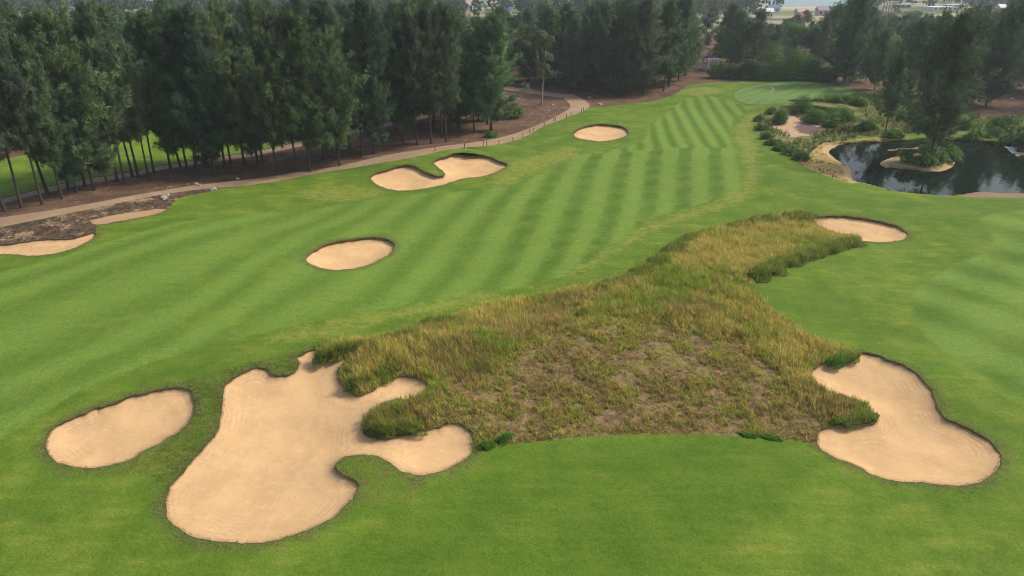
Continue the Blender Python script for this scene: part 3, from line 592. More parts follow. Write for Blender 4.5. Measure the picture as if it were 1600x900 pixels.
for k, (lab, lip, dep, wd) in BINFO.items():
    poly = BW[k]; px = BP[k]; lo, hi = px.min(0) - 3, px.max(0) + 3
    ctr = poly.mean(0); zc = float(hb(ctr[0:1], ctr[1:2])[0])
    root = tag(empty('sand_bunker', (ctr[0], ctr[1], zc)), lab, 'bunker', 'sand bunkers of the golf hole')
    st = 1.6 if k in ('clover', 'hourglass', 'oval') else 1.2
    uu, vv = np.meshgrid(np.arange(lo[0], hi[0], st), np.arange(lo[1], hi[1], st if k in ('clover', 'hourglass', 'oval') else 0.8)); sh = uu.shape
    x, y, z = P(uu.ravel(), vv.ravel()); d, qx, qy = sdf(x, y, poly, 1.2, True)
    # the rim is cut deeper on the side away from the camera, where the turf was shaved steeply
    def lipf(qx, qy):
        e = 0.35; inner = sdf(qx, qy - e, poly, 1.2); return lip * (0.16 + 0.84 * sstep(-0.25, 0.3, inner))
    D2 = np.maximum(d, 0).reshape(sh)
    for _ in range(14):
        q_ = np.pad(D2, 2, mode='edge'); D2 = sum(q_[2 + a:2 + a + sh[0], 2 + b_:2 + b_ + sh[1]] for a in (-2, -1, 0, 1, 2) for b_ in (-2, -1, 0, 1, 2)) / 25
    near_e = sstep(0, 0.8, np.maximum(d, 0)); ds = D2.ravel() * near_e + np.maximum(d, 0) * (1 - near_e)
    L = lipf(qx, qy); L = L * (1 - sstep(0.3, 1.1, d)) + 0.5 * lip * sstep(0.3, 1.1, d); bowl = 1 - np.exp(-1.6 * ds / wd)
    z = hb(x, y) - L - dep * bowl * 0.8 + 0.06 * (fbm(x / 1.5, y / 1.5, 8) - 0.5) * sstep(0, 0.5, d)
    ii = np.arange(x.size).reshape(sh); f = np.stack([ii[1:, :-1].ravel(), ii[1:, 1:].ravel(), ii[:-1, 1:].ravel(), ii[:-1, :-1].ravel()], 1)
    okv = d > -0.22; f = f[okv[f].all(1)]; uq, inv = np.unique(f, return_inverse=True)
    vv_ = np.stack([x, y, z], 1)[uq] - (ctr[0], ctr[1], zc)
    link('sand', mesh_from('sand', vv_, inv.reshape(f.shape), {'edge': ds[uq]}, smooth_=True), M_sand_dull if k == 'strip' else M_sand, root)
    # rim: soil face with a rough overhang
    q = np.concatenate([poly, poly[:1]]); seg = np.linalg.norm(np.diff(q, axis=0), axis=1); cum = np.concatenate([[0], np.cumsum(seg)])
    ns = int(cum[-1] / 0.07); tt = np.linspace(0, cum[-1], ns, endpoint=False)
    rx = np.interp(tt, cum, q[:, 0]); ry = np.interp(tt, cum, q[:, 1])
    tx = np.roll(rx, -1) - np.roll(rx, 1); ty = np.roll(ry, -1) - np.roll(ry, 1); ll = np.hypot(tx, ty) + 1e-9; nx, ny = ty / ll, -tx / ll
    if sdf(rx[:1] + nx[:1] * 0.1, ry[:1] + ny[:1] * 0.1, poly, 1)[0] > 0: nx, ny = -nx, -ny       # outward
    Lr = lipf(rx, ry); nz = (fbm(tt / 0.25, tt * 0, 4) - 0.5); h0 = hb(rx, ry)
    rows = [(0.04, h0 - 0.03), (0.02, h0 + 0.0 + 0.03 * nz), (-0.01 + 0.08 * nz, h0 - 0.01 - Lr * 0.15 + 0.02 * nz), (0.0 + 0.05 * nz, h0 - Lr * 0.6), (-0.05 + 0.12 * nz, h0 - Lr - 0.04)]
    vs = np.concatenate([np.stack([rx + nx * a, ry + ny * a, zz], 1) for a, zz in rows]) - (ctr[0], ctr[1], zc)
    i0 = np.arange(ns); f = np.concatenate([np.stack([r * ns + i0, r * ns + (i0 + 1) % ns, (r + 1) * ns + (i0 + 1) % ns, (r + 1) * ns + i0], 1) for r in range(len(rows) - 1)])
    link('turf_lip', mesh_from('turf_lip', vs, f, smooth_=True), M_soil, root)
    # fringe of grass hanging over the rim
    nf = int(cum[-1] * (90 if k in ('clover', 'oval', 'hourglass') else 45)); j = rng.integers(0, ns, nf); off = rng.uniform(-0.04, 0.16, nf)
    fx, fy = rx[j] + nx[j] * off, ry[j] + ny[j] * off; az = np.arctan2(-ny[j], -nx[j]) + rng.normal(0, 0.9, nf)
    big = 0.4 + 1.1 * fbm(fx / 0.7, fy / 0.7, 6)
    cc = np.array([(0.08, 0.14, 0.025), (0.12, 0.15, 0.035), (0.20, 0.16, 0.06), (0.12, 0.085, 0.04)])[rng.integers(0, 4, nf)]
    me = blades('grass_fringe', fx, fy, hb(fx, fy) - 0.02, (0.05 + Lr[j] * 0.3) * rng.uniform(0.5, 1.3, nf) * big, rng.uniform(0.012, 0.03, nf), rng.uniform(0.3, 1.1, nf), az, cc, 0.3, 0.3)
    me.transform(__import__('mathutils').Matrix.Translation((-ctr[0], -ctr[1], -zc)))
    link('grass_fringe', me, M_blade, root)

# ------------------------------------------------------------------ pond
m, t, b = nt('pond_water'); b.inputs['Base Color'].default_value = (0.008, 0.013, 0.009, 1); b.inputs['Roughness'].default_value = 0.04; b.inputs['Specular IOR Level'].default_value = 0.13; b.inputs['IOR'].default_value = 1.33
vec = N(t, 'TexCoord').outputs['Object']; mp = N(t, 'Mapping'); mp.inputs['Scale'].default_value = (1, 0.35, 1); t.links.new(vec, mp.inputs[0])
bump(t, b, noise(t, mp.outputs[0], 1.8, 3, 0.5), 0.10, 0.05)
lo, hi = POND.min(0), POND.max(0); xs = np.linspace(lo[0] - 1, hi[0] + 1, 60); ys = np.linspace(lo[1] - 1, hi[1] + 1, 60)
gx, gy = np.meshgrid(xs, ys); ii = np.arange(3600).reshape(60, 60); f = np.stack([ii[:-1, :-1].ravel(), ii[:-1, 1:].ravel(), ii[1:, 1:].ravel(), ii[1:, :-1].ravel()], 1)
dd = sdf(gx.ravel(), gy.ravel(), POND, 3.0); f = f[(dd[f] > -2.2).all(1)]; uq, inv = np.unique(f, return_inverse=True)
tag(link('pond_water', mesh_from('pond_water', np.stack([gx.ravel(), gy.ravel(), np.full(3600, WATER)], 1)[uq], inv.reshape(f.shape), smooth_=True), m), kind='structure')

# ------------------------------------------------------------------ trees
def unit(a): return a / (np.linalg.norm(a, axis=-1, keepdims=True) + 1e-9)
def needles_mesh(name, base, direc, ln, wd, cols, cn=None):
    n = len(base); d = unit(direc); s = unit(np.cross(d, rng.normal(size=(n, 3)))) * wd[:, None] / 2
    v = np.empty((n, 3, 3)); v[:, 0] = base - s; v[:, 1] = base + s; v[:, 2] = base + d * ln[:, None]
    return mesh_from(name, v.reshape(-1, 3), np.arange(n * 3).reshape(n, 3), cols=np.repeat(cols, 3, 0), cn=None if cn is None else np.repeat(cn, 3, 0))
def casuarina(seed, Ht=15.0, Rm=2.9, bf=0.22, nb_=95, col=(0.055, 0.085, 0.042), tip=(0.115, 0.15, 0.06), dens=1.0, wispy=1.0):
    global rng
    keep_rng = rng; rng = np.random.default_rng(seed)
    lean = rng.normal(0, 0.03, 2); ph = rng.uniform(0, 6)
    def axis(t): return np.array([lean[0] * Ht * t + 0.18 * math.sin(3 * t + ph), lean[1] * Ht * t + 0.18 * math.cos(2.5 * t + ph), Ht * t])
    mb = MB(); ts = np.linspace(0, 1, 9); mb.tube([axis(t) - (axis(0) * (1, 1, 0)) - (0, 0, 0.15 if t == 0 else 0) for t in ts], [max(0.012, 0.14 * (Ht / 15) * (1 - t) ** 0.8 + (0.06 if t == 0 else 0)) for t in ts], 7)
    bases, dirs, lens, wds, cols, cns = [], [], [], [], [], []
    a0 = axis(0) * (1, 1, 0)
    for i in range(nb_):
        t = bf + (0.985 - bf) * ((i + rng.random()) / nb_) ** 0.92; s = (t - bf) / (1 - bf)
        prof = (1 - s) ** 0.5 * (0.5 + 0.5 * min(1, s / 0.22)) + 0.04; 
        az = i * 2.4 + rng.normal(0, 0.5); L = Rm * prof * rng.uniform(0.45, 1.15) * (1.5 if rng.random() < 0.10 else 1) * (1 + 0.28 * math.sin(az + ph) + 0.25 * math.sin(9 * s + 2 * az + ph * 2)) + 0.25; el = R(18 + 48 * s + rng.normal(0, 11))
        d0 = np.array([math.cos(az) * math.cos(el), math.sin(az) * math.cos(el), math.sin(el)])
        p0 = axis(t) - a0; pts = [p0 + d0 * L * q + np.array([0, 0, 0.22 * L * q * q]) for q in (0, 0.35, 0.7, 1.0)]
        mb.tube(pts, [0.045 * (1 - s * 0.6), 0.03, 0.018, 0.006], 3, False)
        pts = np.array(pts); m_ = int((7 + 5 * prof * Rm * 0.5) * dens * 2.0)
        tone = rng.uniform(0, 1) ** 1.3
        for q in rng.uniform(0.22, 1.05, m_):
            c = np.array([np.interp(min(q, 1), (0, 0.35, 0.7, 1.0), pts[:, j]) for j in range(3)]) + d0 * max(0, q - 1) * L
            spread = 0.16 + 0.16 * L * 0.4 * (1.1 - q)
            c = c + rng.normal(0, spread, 3)
            kk = 14; dd = unit(rng.normal(0, 0.55, (kk, 3)) + d0 * 0.75 + np.array([0, 0, 0.30 if rng.random() < 0.6 else -0.55]) * wispy)
            bases.append(c + rng.normal(0, 0.10, (kk, 3))); dirs.append(dd); lens.append(rng.uniform(0.25, 0.65, kk)); wds.append(rng.uniform(0.045, 0.085, kk))
            nn_ = unit(np.array([d0[0], d0[1], 0.15]) * 0.8 + (c - p0) * 0.15 + rng.normal(0, 0.45, 3) + np.array([0, 0, 0.45])); cns.append(np.repeat(nn_[None], kk, 0))
            w = np.clip(tone * 0.75 - 0.05 + (q - 0.5) * 0.5 + rng.normal(0, 0.15), 0, 1)
            cols.append(np.repeat((np.array(col) * (1 - w) + np.array(tip) * w)[None], kk, 0) * rng.uniform(0.8, 1.2, (kk, 1)))
    crown = needles_mesh('crown', np.concatenate(bases), np.concatenate(dirs), np.concatenate(lens), np.concatenate(wds), np.concatenate(cols), np.concatenate(cns))
    trunk = mb.mesh('trunk', True); rng = keep_rng
    crown.materials.append(M_casu); trunk.materials.append(M_bark); return trunk, crown
PROTO = [casuarina(1, 15, 3.09, 0.22, 105, (0.035, 0.075, 0.036), (0.117, 0.206, 0.075)), casuarina(2, 15, 3.53, 0.24, 110, (0.031, 0.075, 0.040), (0.107, 0.194, 0.088)), casuarina(3, 15, 2.73, 0.28, 95, (0.028, 0.071, 0.040), (0.098, 0.194, 0.100)),
         casuarina(4, 15, 3.89, 0.18, 120, (0.039, 0.083, 0.032), (0.156, 0.243, 0.075)), casuarina(5, 15, 2.91, 0.30, 90, (0.049, 0.071, 0.045), (0.137, 0.181, 0.106), 0.8),
         casuarina(6, 15, 3.35, 0.22, 105, (0.025, 0.079, 0.026), (0.088, 0.254, 0.062)), casuarina(7, 15, 2.65, 0.33, 80, (0.035, 0.061, 0.036), (0.117, 0.170, 0.088), 0.85)]
LOW = [casuarina(11, 15, 4.0, 0.07, 125, (0.035, 0.075, 0.036), (0.127, 0.218, 0.088)), casuarina(12, 15, 3.6, 0.10, 120, (0.031, 0.071, 0.040), (0.107, 0.194, 0.100)), casuarina(13, 15, 4.5, 0.12, 130, (0.039, 0.079, 0.032), (0.146, 0.230, 0.075))]
BIG = [casuarina(21, 15, 5.6, 0.05, 170, (0.063, 0.122, 0.054), (0.168, 0.265, 0.108), 0.95), casuarina(22, 15, 5.8, 0.08, 165, (0.055, 0.112, 0.049), (0.151, 0.245, 0.098), 0.95)]
AIRY = [casuarina(23, 15, 5.6, 0.16, 130, (0.071, 0.138, 0.059), (0.193, 0.296, 0.118), 0.72)]
RIGHT = [casuarina(31, 15, 4.4, 0.10, 120, (0.059, 0.112, 0.049), (0.151, 0.224, 0.098), 0.9), casuarina(32, 15, 3.8, 0.14, 110, (0.067, 0.102, 0.054), (0.160, 0.204, 0.108), 0.85), casuarina(33, 15, 4.6, 0.10, 120, (0.050, 0.122, 0.044), (0.134, 0.255, 0.088), 0.95)]
def place_tree(p, x, y, h, label, group=None, rz=None, fat=1.0, name='casuarina_tree'):
    z = float(hb(np.array([x]), np.array([y]))[0]); r = empty(name, (x, y, z), rng.uniform(0, 6.28) if rz is None else rz)
    r.scale = (h / 15 * fat, h / 15 * fat, h / 15); tag(r, label, 'tree', group)
    t = link('trunk', p[0], None, r); c = link('crown', p[1], None, r)
    return r
def top_height(x, y, vy):
    """height of a tree at x,y whose top reaches the sight line of picture row vy"""
    dx, dy, dz = ray(800, vy); return CAM_H + dz / dy * y
SKY = [(-200,0),(0,12),(40,0),(70,8),(100,30),(135,30),(170,8),(215,12),(250,24),(275,8),(300,6),(330,6),(355,14),(400,0),(480,-4),(560,2),(620,-2),(700,6),(735,24),(760,34),(785,12),(800,28),(850,6),(900,8),(930,2),(1000,-2),(1060,0),(1110,6),(1165,8),(1190,28),(1230,42),(1270,36),(1310,2),(1345,4),(1375,40),(1420,40),(1450,24),(1490,34),(1530,8),(1560,14),(1600,18),(1800,10)]
def skyline(u): return np.interp(u, [a for a, _ in SKY], [b for _, b in SKY])
ORD = ['first', 'second', 'third', 'fourth', 'fifth', 'sixth', 'seventh', 'eighth', 'ninth', 'tenth', 'eleventh', 'twelfth', 'thirteenth', 'fourteenth', 'fifteenth', 'sixteenth', 'seventeenth', 'eighteenth', 'nineteenth', 'twentieth']
TENS = {2: 'twenty', 3: 'thirty', 4: 'forty', 5: 'fifty', 6: 'sixty'}
def ordinal(i):
    if i < 20: return ORD[i]
    a, b_ = divmod(i + 1, 10); return TENS[a] + '-' + ORD[b_ - 1] if b_ else TENS[a][:-1] + 'ieth'
front = [(8,330),(34,325),(66,320),(75,304),(97,311),(107,297),(133,292),(120,301),(147,297),(168,290),(184,284),(195,288),(207,276),(217,278),(232,278),(241,271),(267,267),(283,264),(292,262),(306,262),(321,260),(337,276),(352,266),(362,262),(382,256),(403,257),(410,252),(433,271),(465,268),(484,268),(507,250),(520,238),(531,259),(548,236),(566,244),(585,240),(600,228),(630,226),(652,227),(674,225),(690,215),(697,222),(706,208),(720,206),(741,207),(-30,338),(-60,330),(-90,345)]
front.sort()
fi = 0
for (u, v) in front:
    x, y, z = at(u, v); hmax = top_height(x, y, 6 + 0.95 * skyline(u) + rng.uniform(0, 60))
    h = min(17.5, max(12.0, hmax)); p = PROTO[rng.integers(0, 7)] if rng.random() < 0.66 else LOW[rng.integers(0, 3)]
    if u < -5: lab = 'casuarina at the far left end of the front row, mostly out of view'
    else:
        lab = 'slender casuarina in the front row beside the dirt track, %s trunk from the left' % ordinal(fi); fi += 1
    place_tree(p, x, y, h, lab, 'front row of casuarinas along the dirt track', fat=rng.uniform(0.72, 0.98))
nat_trees = len(front)
def wood(n, ulo, uhi, vlo, vhi, label, group, hr, jit=45, fat=(0.85, 1.15), reject=None, mind=3.0, vb=1.0):
    pts = []; tries = 0
    while len(pts) < n and tries < n * 60:
        tries += 1; u = rng.uniform(ulo, uhi); v = vlo + (vhi - vlo) * rng.random() ** vb; x, y, z = at(u, v)
        if reject and reject(u, v): continue
        if S_at('path1', x, y) > -1.0 or S_at('path2', x, y) > -1.0 or S_at('path1b', x, y) > -0.8 or S_at('backf', x, y) > -0.5: continue
        if any((x - a) ** 2 + (y - b_) ** 2 < mind ** 2 for a, b_ in pts): continue
        pts.append((x, y)); hm = top_height(x, y, skyline(u) + rng.uniform(0, jit)); h = min(hr[1], max(hr[0], hm))
        place_tree(RIGHT[rng.integers(0, 3)] if (u > 1120 or (u > 765 and rng.random() < 0.5)) else PROTO[rng.integers(0, 7)] if rng.random() < 0.4 else LOW[rng.integers(0, 3)], x, y, h, label, group, fat=rng.uniform(*fat) * (1.35 if h < 11 else 1.1))
def S_at(k, x, y): return sdf(np.array([x]), np.array([y]), PW[k], 4.0)[0]
def line_v(u, pts): return np.interp(u, [a for a, _ in pts], [b for _, b in pts])
back_edge = [(-300, 250), (0, 225), (200, 190), (400, 165), (600, 158), (700, 165), (770, 128), (880, 140), (960, 140), (1060, 132), (1110, 120), (1300, 120), (1400, 120), (1600, 140), (1900, 140)]
wood(78, -60, 690, 70, 240, 'casuarina in the dense wood behind the left row, beyond the second track', 'dense wood beyond the second track', (8, 17), 32, reject=lambda u, v: v > line_v(u, back_edge), vb=0.8)
wood(18, 560, 770, 140, 215, 'casuarina in the thicket just left of the bend in the track', 'thicket left of the bend', (12, 17), 40, reject=lambda u, v: v > 228 - (u - 560) * 0.07 or S_at('mulch', *at(u, v)[:2]) < 1.0)
wood(52, 765, 1110, 62, 146, 'dark casuarina in the wood behind the bend of the track', 'wood behind the bend', (9, 17.5), 30, reject=lambda u, v: v > line_v(u, back_edge) + 3 or (u > 1078 and v > 98), vb=0.6)
wood(14, 930, 1060, 134, 152, 'casuarina along the reddish litter edge above the small distant bunker', 'trees on the litter edge', (13, 18), 20, reject=lambda u, v: v > line_v(u, [(930, 156), (1000, 150), (1060, 138)]), mind=4)
wood(32, 1120, 1400, 60, 108, 'casuarina in the wood beyond the putting green', 'wood beyond the putting green', (7, 16), 25, vb=0.8, reject=lambda u, v: v > line_v(u, back_edge) - 6)
wood(40, 1400, 1760, 55, 150, 'grey-green casuarina in the wood beyond the pond', 'wood beyond the pond', (8, 16), 35, vb=0.7, reject=lambda u, v: v > line_v(u, [(1400, 120), (1480, 130), (1540, 128), (1600, 125), (1800, 128)]))
def wood_mass(n, sel, name, label, seed):
    """the many trees too deep in the wood to count, merged"""
    g = np.random.default_rng(seed); V_, C_, NN_ = [], [], []; k = 0; tr = 0
    while k < n and tr < n * 40:
        tr += 1; u = g.uniform(-150, 1800); v = 38 + 112 * g.random() ** 1.2
        if not sel(u, v): continue
        x, y, z = at(u, v)
        if S_at('path1', x, y) > -2 or S_at('path2', x, y) > -2.0 or S_at('path1b', x, y) > -1.5 or S_at('backf', x, y) > -2: continue
        h = min(15, max(6, top_height(x, y, skyline(u) + g.uniform(0, 35)))); Rr = g.uniform(2.4, 4.2); m_ = 1500
        s_ = g.random(m_) ** .9; a = g.uniform(0, 6.28, m_); nb2 = 26; br = g.integers(0, nb2, m_); bs = np.sort(g.random(nb2)); ba = g.uniform(0, 6.28, nb2); bl = g.uniform(.55, 1.2, nb2); tone = g.random(nb2)
        s_ = bs[br]; q = g.uniform(.15, 1.05, m_); L = Rr * ((1 - s_) ** .55 * (.5 + .5 * np.minimum(1, s_ / .22)) + .05) * bl[br]
        hz = h * (.15 + .8 * s_) + q * L * .5
        c = np.stack([x + np.cos(ba[br]) * L * q, y + np.sin(ba[br]) * L * q, z + hz], 1) + g.normal(0, .32, (m_, 3))
        d = unit(g.normal(0, .6, (m_, 3)) + np.stack([np.cos(ba[br]), np.sin(ba[br]), np.full(m_, .4)], 1)); sd = unit(np.cross(d, g.normal(size=(m_, 3)))) * g.uniform(.08, .16, (m_, 1)); ln = g.uniform(.5, 1.0, (m_, 1))
        V_.append(np.stack([c - sd, c + sd, c + d * ln], 1)); w = np.clip(tone[br] * .7 + (q - .5) * .4, 0, 1)[:, None]; tv = g.uniform(.75, 1.25)
        C_.append(np.repeat((np.array((.06, .105, .05)) * (1 - w) + np.array((.17, .22, .10)) * w) * tv, 3, 0)); NN_.append(np.repeat(unit(np.stack([np.cos(ba[br]), np.sin(ba[br]), np.full(m_, .5)], 1) + np.repeat(g.normal(0, .4, (m_ // 10, 3)), 10, 0)), 3, 0)); k += 1
    v = np.concatenate(V_).reshape(-1, 3); me = mesh_from(name, v, np.arange(len(v)).reshape(-1, 3), cols=np.concatenate(C_), cn=np.concatenate(NN_))
    return tag(link(name, me, M_leaf), label, 'wood', kind='stuff')
wood_mass(330, lambda u, v: (v < line_v(u, back_edge) - 10) and not (1070 < u < 1150 and v > 84), 'deep_wood', 'mass of casuarina crowns deep in the wood behind the countable trees', 5)
# particular trees
for (u, v, top, pi, fat, lab) in [(1412, 152, 44, 0, 0.8, 'casuarina in shade between the slope scrub and the broad casuarina'), (1366, 140, 55, 1, 0.75, 'small casuarina close to the right tip of the putting green'), (1446, 150, 34, 1, 0.8, 'casuarina on the slope seen left of the tall spreading one'), (1572, 137, 6, 1, 1.1, 'tall dark casuarina over the litter clearing at the right'), (1612, 142, 10, 0, 1.1, 'dark casuarina at the right picture edge beyond the clearing'), (1655, 150, 8, 1, 1.1, 'casuarina standing outside the right edge beyond the clearing'), (1700, 170, 14, 0, 1.1, 'casuarina outside the right edge near the pond hedge'), (1452, 252, 42, 0, 1.0, 'large casuarina growing on the pond island, drooping over the water'),
                             (1384, 202, 92, 1, 0.85, 'broad casuarina left of the pond island, branches to the ground'),
                             (1500, 158, 30, 1, 1.0, 'tall spreading casuarina on the slope behind the pond island'),
                             (1540, 165, 20, 0, 1.0, 'dark casuarina beside the bare litter clearing at the right'),
                             (1318, 132, 6, 0, 1.0, 'tall dark casuarina directly behind the right end of the putting green'),
                             (1352, 128, 60, 1, 0.9, 'shorter casuarina between the putting green and the pond slope'),
                             (1060, 126, 8, 1, 0.85, 'dense dark casuarina left of the white shelter'),
                             (925, 134, 18, 0, 0.8, 'bright-tipped casuarina where the track bends away')]:
    x, y, z = at(u, v); place_tree(AIRY[0] if 'island, drooping' in lab or 'broad casuarina left' in lab else BIG[pi], x, y, top_height(x, y, top) - z, lab, fat=fat)

def lobes_crown(seed, lobes, leaf=0.22, n=9000, col=(0.06, 0.13, 0.025), tip=(0.13, 0.22, 0.04), name='crown', fuzz=(0.62, 0.45)):
    g = np.random.default_rng(seed); lobes = np.array(lobes, float); wgt = lobes[:, 3] ** 2; idx_ = g.choice(len(lobes), n, p=wgt / wgt.sum())
    d = unit(g.normal(size=(n, 3))); d[:, 2] = np.where(d[:, 2] < -0.45, -d[:, 2], d[:, 2]); r = lobes[idx_, 3] * (fuzz[0] + fuzz[1] * g.random(n) ** 0.5)
    p = lobes[idx_, :3] + d * r[:, None] * np.stack([np.ones(n), np.ones(n), lobes[idx_, 4]], 1)
    nrm = unit(d + g.normal(0, 0.55, (n, 3)) + (0, 0, 0.3)); a = unit(np.cross(nrm, g.normal(size=(n, 3)))); b_ = np.cross(nrm, a)
    s_ = leaf * g.uniform(0.6, 1.3, n)[:, None]; v = np.stack([p - a * s_ * .5, p + b_ * s_ * .32, p + a * s_ * .5, p - b_ * s_ * .32], 1)
    lt = g.random(len(lobes))[idx_]; w = np.clip(lt * 0.6 + g.normal(0.15, 0.2, n), 0, 1)[:, None]
    c = (np.array(col) * (1 - w) + np.array(tip) * w) * g.uniform(0.8, 1.2, (n, 1))
    return mesh_from(name, v.reshape(-1, 3), np.arange(n * 4).reshape(n, 4), cols=np.repeat(c, 4, 0), cn=np.repeat(unit(d + g.normal(0, .25, (n, 3)) + (0, 0, .2)), 4, 0))
def broadleaf(u, v, h, wr, label, seed, col, tip, n=9000, leaf=0.3, group=None, trunk_mat=None, base_h=0.35, xyh=None):
    x, y, z = at(u, v) if xyh is None else xyh
    g = np.random.default_rng(seed); r = tag(empty('broadleaf_tree', (x, y, z), 0), label, 'tree', group)
    mb = MB(); mb.tube([(0, 0, -0.2), (0.05, 0, h * 0.3), (0.0, 0.1, h * 0.6), (0.1, 0, h * 0.85)], [0.2, 0.15, 0.1, 0.04], 8)
    L = []
    for i in range(13):
        a = g.uniform(0, 6.28); q = g.uniform(0.2, 0.8); hh = h * g.uniform(base_h + 0.08, 0.86); rr = wr * q * (1.15 - 0.6 * abs(hh / h - 0.6))
        L.append((math.cos(a) * rr, math.sin(a) * rr, hh, wr * g.uniform(0.3, 0.46), 0.8))
        mb.tube([(0, 0, h * base_h * g.uniform(0.5, 1)), (math.cos(a) * rr * .5, math.sin(a) * rr * .5, hh * .75), (math.cos(a) * rr, math.sin(a) * rr, hh)], [0.07, 0.05, 0.02], 4, False)
    L.append((0, 0, h * 0.86, wr * 0.4, 0.8))
    link('trunk', mb.mesh('trunk', True), trunk_mat or M_bark, r); link('crown', lobes_crown(seed, L, leaf, n, col, tip), M_leaf, r); return r
BG = (0.06, 0.15, 0.02); BT = (0.15, 0.26, 0.04)
broadleaf(1375, 118, 9.5, 4.2, 'bright green rounded broadleaf tree among darker casuarinas behind the putting green', 31, (0.09, 0.17, 0.02), (0.19, 0.28, 0.04), 12000)
broadleaf(1412, 118, 8.5, 3.6, 'rounded light green broadleaf tree just right of the brightest one', 32, (0.08, 0.17, 0.025), (0.15, 0.25, 0.04), 9000)
broadleaf(1270, 100, 9.0, 5.5, 'wide green broadleaf tree in the gap left of the tall dark casuarina', 33, BG, (0.11, 0.2, 0.035), 12000)
broadleaf(1222, 96, 9.5, 5.5, 'leafy green tree under the low part of the far treeline', 34, BG, (0.12, 0.21, 0.04), 12000)
broadleaf(1124, 99, 4.0, 2.6, 'small yellow-green tree leaning over the white shelter', 35, (0.16, 0.18, 0.02), (0.28, 0.28, 0.04), 4000, 0.25)
broadleaf(1140, 103, 3.6, 2.0, 'little yellow-green tree to the right of the white shelter', 36, (0.12, 0.17, 0.02), (0.22, 0.25, 0.04), 3000, 0.25)
broadleaf(612, 150, 9, 3.0, 'small yellow-green tree showing through the left wood', 37, (0.12, 0.2, 0.02), (0.22, 0.3, 0.04), 6000)
broadleaf(715, 100, 10, 4.0, 'yellowish broadleaf tree rising at the right end of the left wood', 38, (0.12, 0.15, 0.02), (0.22, 0.22, 0.04), 7000)
# the pale-barked tree by the bend
x, y, z = at(846, 164.5); r = tag(empty('pale_barked_tree', (x, y, z)), 'slender tree with a pale forked trunk standing in the litter inside the bend', 'tree')
g = np.random.default_rng(77); mb = MB(); hT = top_height(x, y, 52)
mb.tube([(0, 0, -.2), (0.1, 0, hT * .22), (0.25, 0, hT * .42), (0.45, 0, hT * .6), (0.7, 0, hT * .95)], [0.19, 0.15, 0.13, 0.09, 0.03], 8)
mb.tube([(0.2, 0, hT * .38), (-0.5, 0.1, hT * .5), (-0.9, 0.1, hT * .68), (-1.1, 0.1, hT * .9)], [0.11, 0.09, 0.06, 0.02], 7)
L = [(g.normal(-0.2, 1.5), g.normal(0, 1.2), hT * g.uniform(.38, .97), g.uniform(.8, 1.25), .8) for _ in range(20)]
for a in L[:14]: mb.tube([(0.2, 0, hT * .4), (a[0] * .6, a[1] * .6, a[2] * .85), (a[0], a[1], a[2])], [0.05, 0.035, 0.015], 4, False)
link('trunk', mb.mesh('trunk', True), M_palebark, r); link('crown', lobes_crown(78, L, 0.22, 8000, (0.075, 0.105, 0.045), (0.15, 0.18, 0.08)), M_leaf, r)
# two pale bare stems behind the green
for (u, v, top, lab) in [(1155, 100, 60, 'thin pale-stemmed tree behind the hedge, left of a pair'), (1164, 101, 58, 'thin pale-stemmed tree behind the hedge, right of a pair')]:
    x, y, z = at(u, v); hT = top_height(x, y, top); r = tag(empty('pale_barked_tree', (x, y, z)), lab, 'tree')
    mb = MB(); mb.tube([(0, 0, -.2), (0.2, 0, hT * .4), (0.6, 0, hT * .7), (0.7, 0, hT)], [0.16, 0.13, 0.1, 0.03], 6)
    link('trunk', mb.mesh('trunk', True), M_palebark, r); link('crown', lobes_crown(int(u), [(0.6 + a, b_, hT * c, 1.5, .8) for a, b_, c in ((0, 0, .95), (1, .5, .8), (-1, -.3, .85))], 0.25, 3000, (0.06, 0.1, 0.035), (0.12, 0.16, 0.06)), M_leaf, r)

# ------------------------------------------------------------------ shrubs
def shrub(u, v, w, h, label, seed, col=(0.045, 0.105, 0.018), tip=(0.10, 0.19, 0.03), n=3500, leaf=0.13, group=None, name='shrub', depth=0.7):
    x, y, z = at(u, v); g = np.random.default_rng(seed); r = tag(empty(name, (x, y, z)), label, 'shrub', group); L = []
    nl = max(9, int(9 + w * 5))
    for i in range(nl):
        a = g.uniform(-1, 1); b_ = g.uniform(-1, 1) * math.sqrt(1 - a * a * 0.8); rr = h * g.uniform(.22, .45) * (1 - 0.35 * abs(a))
        L.append((a * max(w / 2 - rr, 0), b_ * max(w / 2 * depth - rr, 0), max(rr * 0.5, h * g.uniform(.25, 1) * (1 - .5 * a * a) - rr * .7), rr, .85))
    mb = MB()
    for l in L: mb.tube([(l[0] * .3, l[1] * .3, -.05), (l[0] * .7, l[1] * .7, l[2] * .6), (l[0], l[1], l[2])], [0.03, 0.02, 0.01], 4, False)
    link('stem', mb.mesh('stem', True), M_bark, r); link('foliage', lobes_crown(seed, L, leaf, n, col, tip, 'foliage', (0.3, 0.95)), M_shrub, r); return r
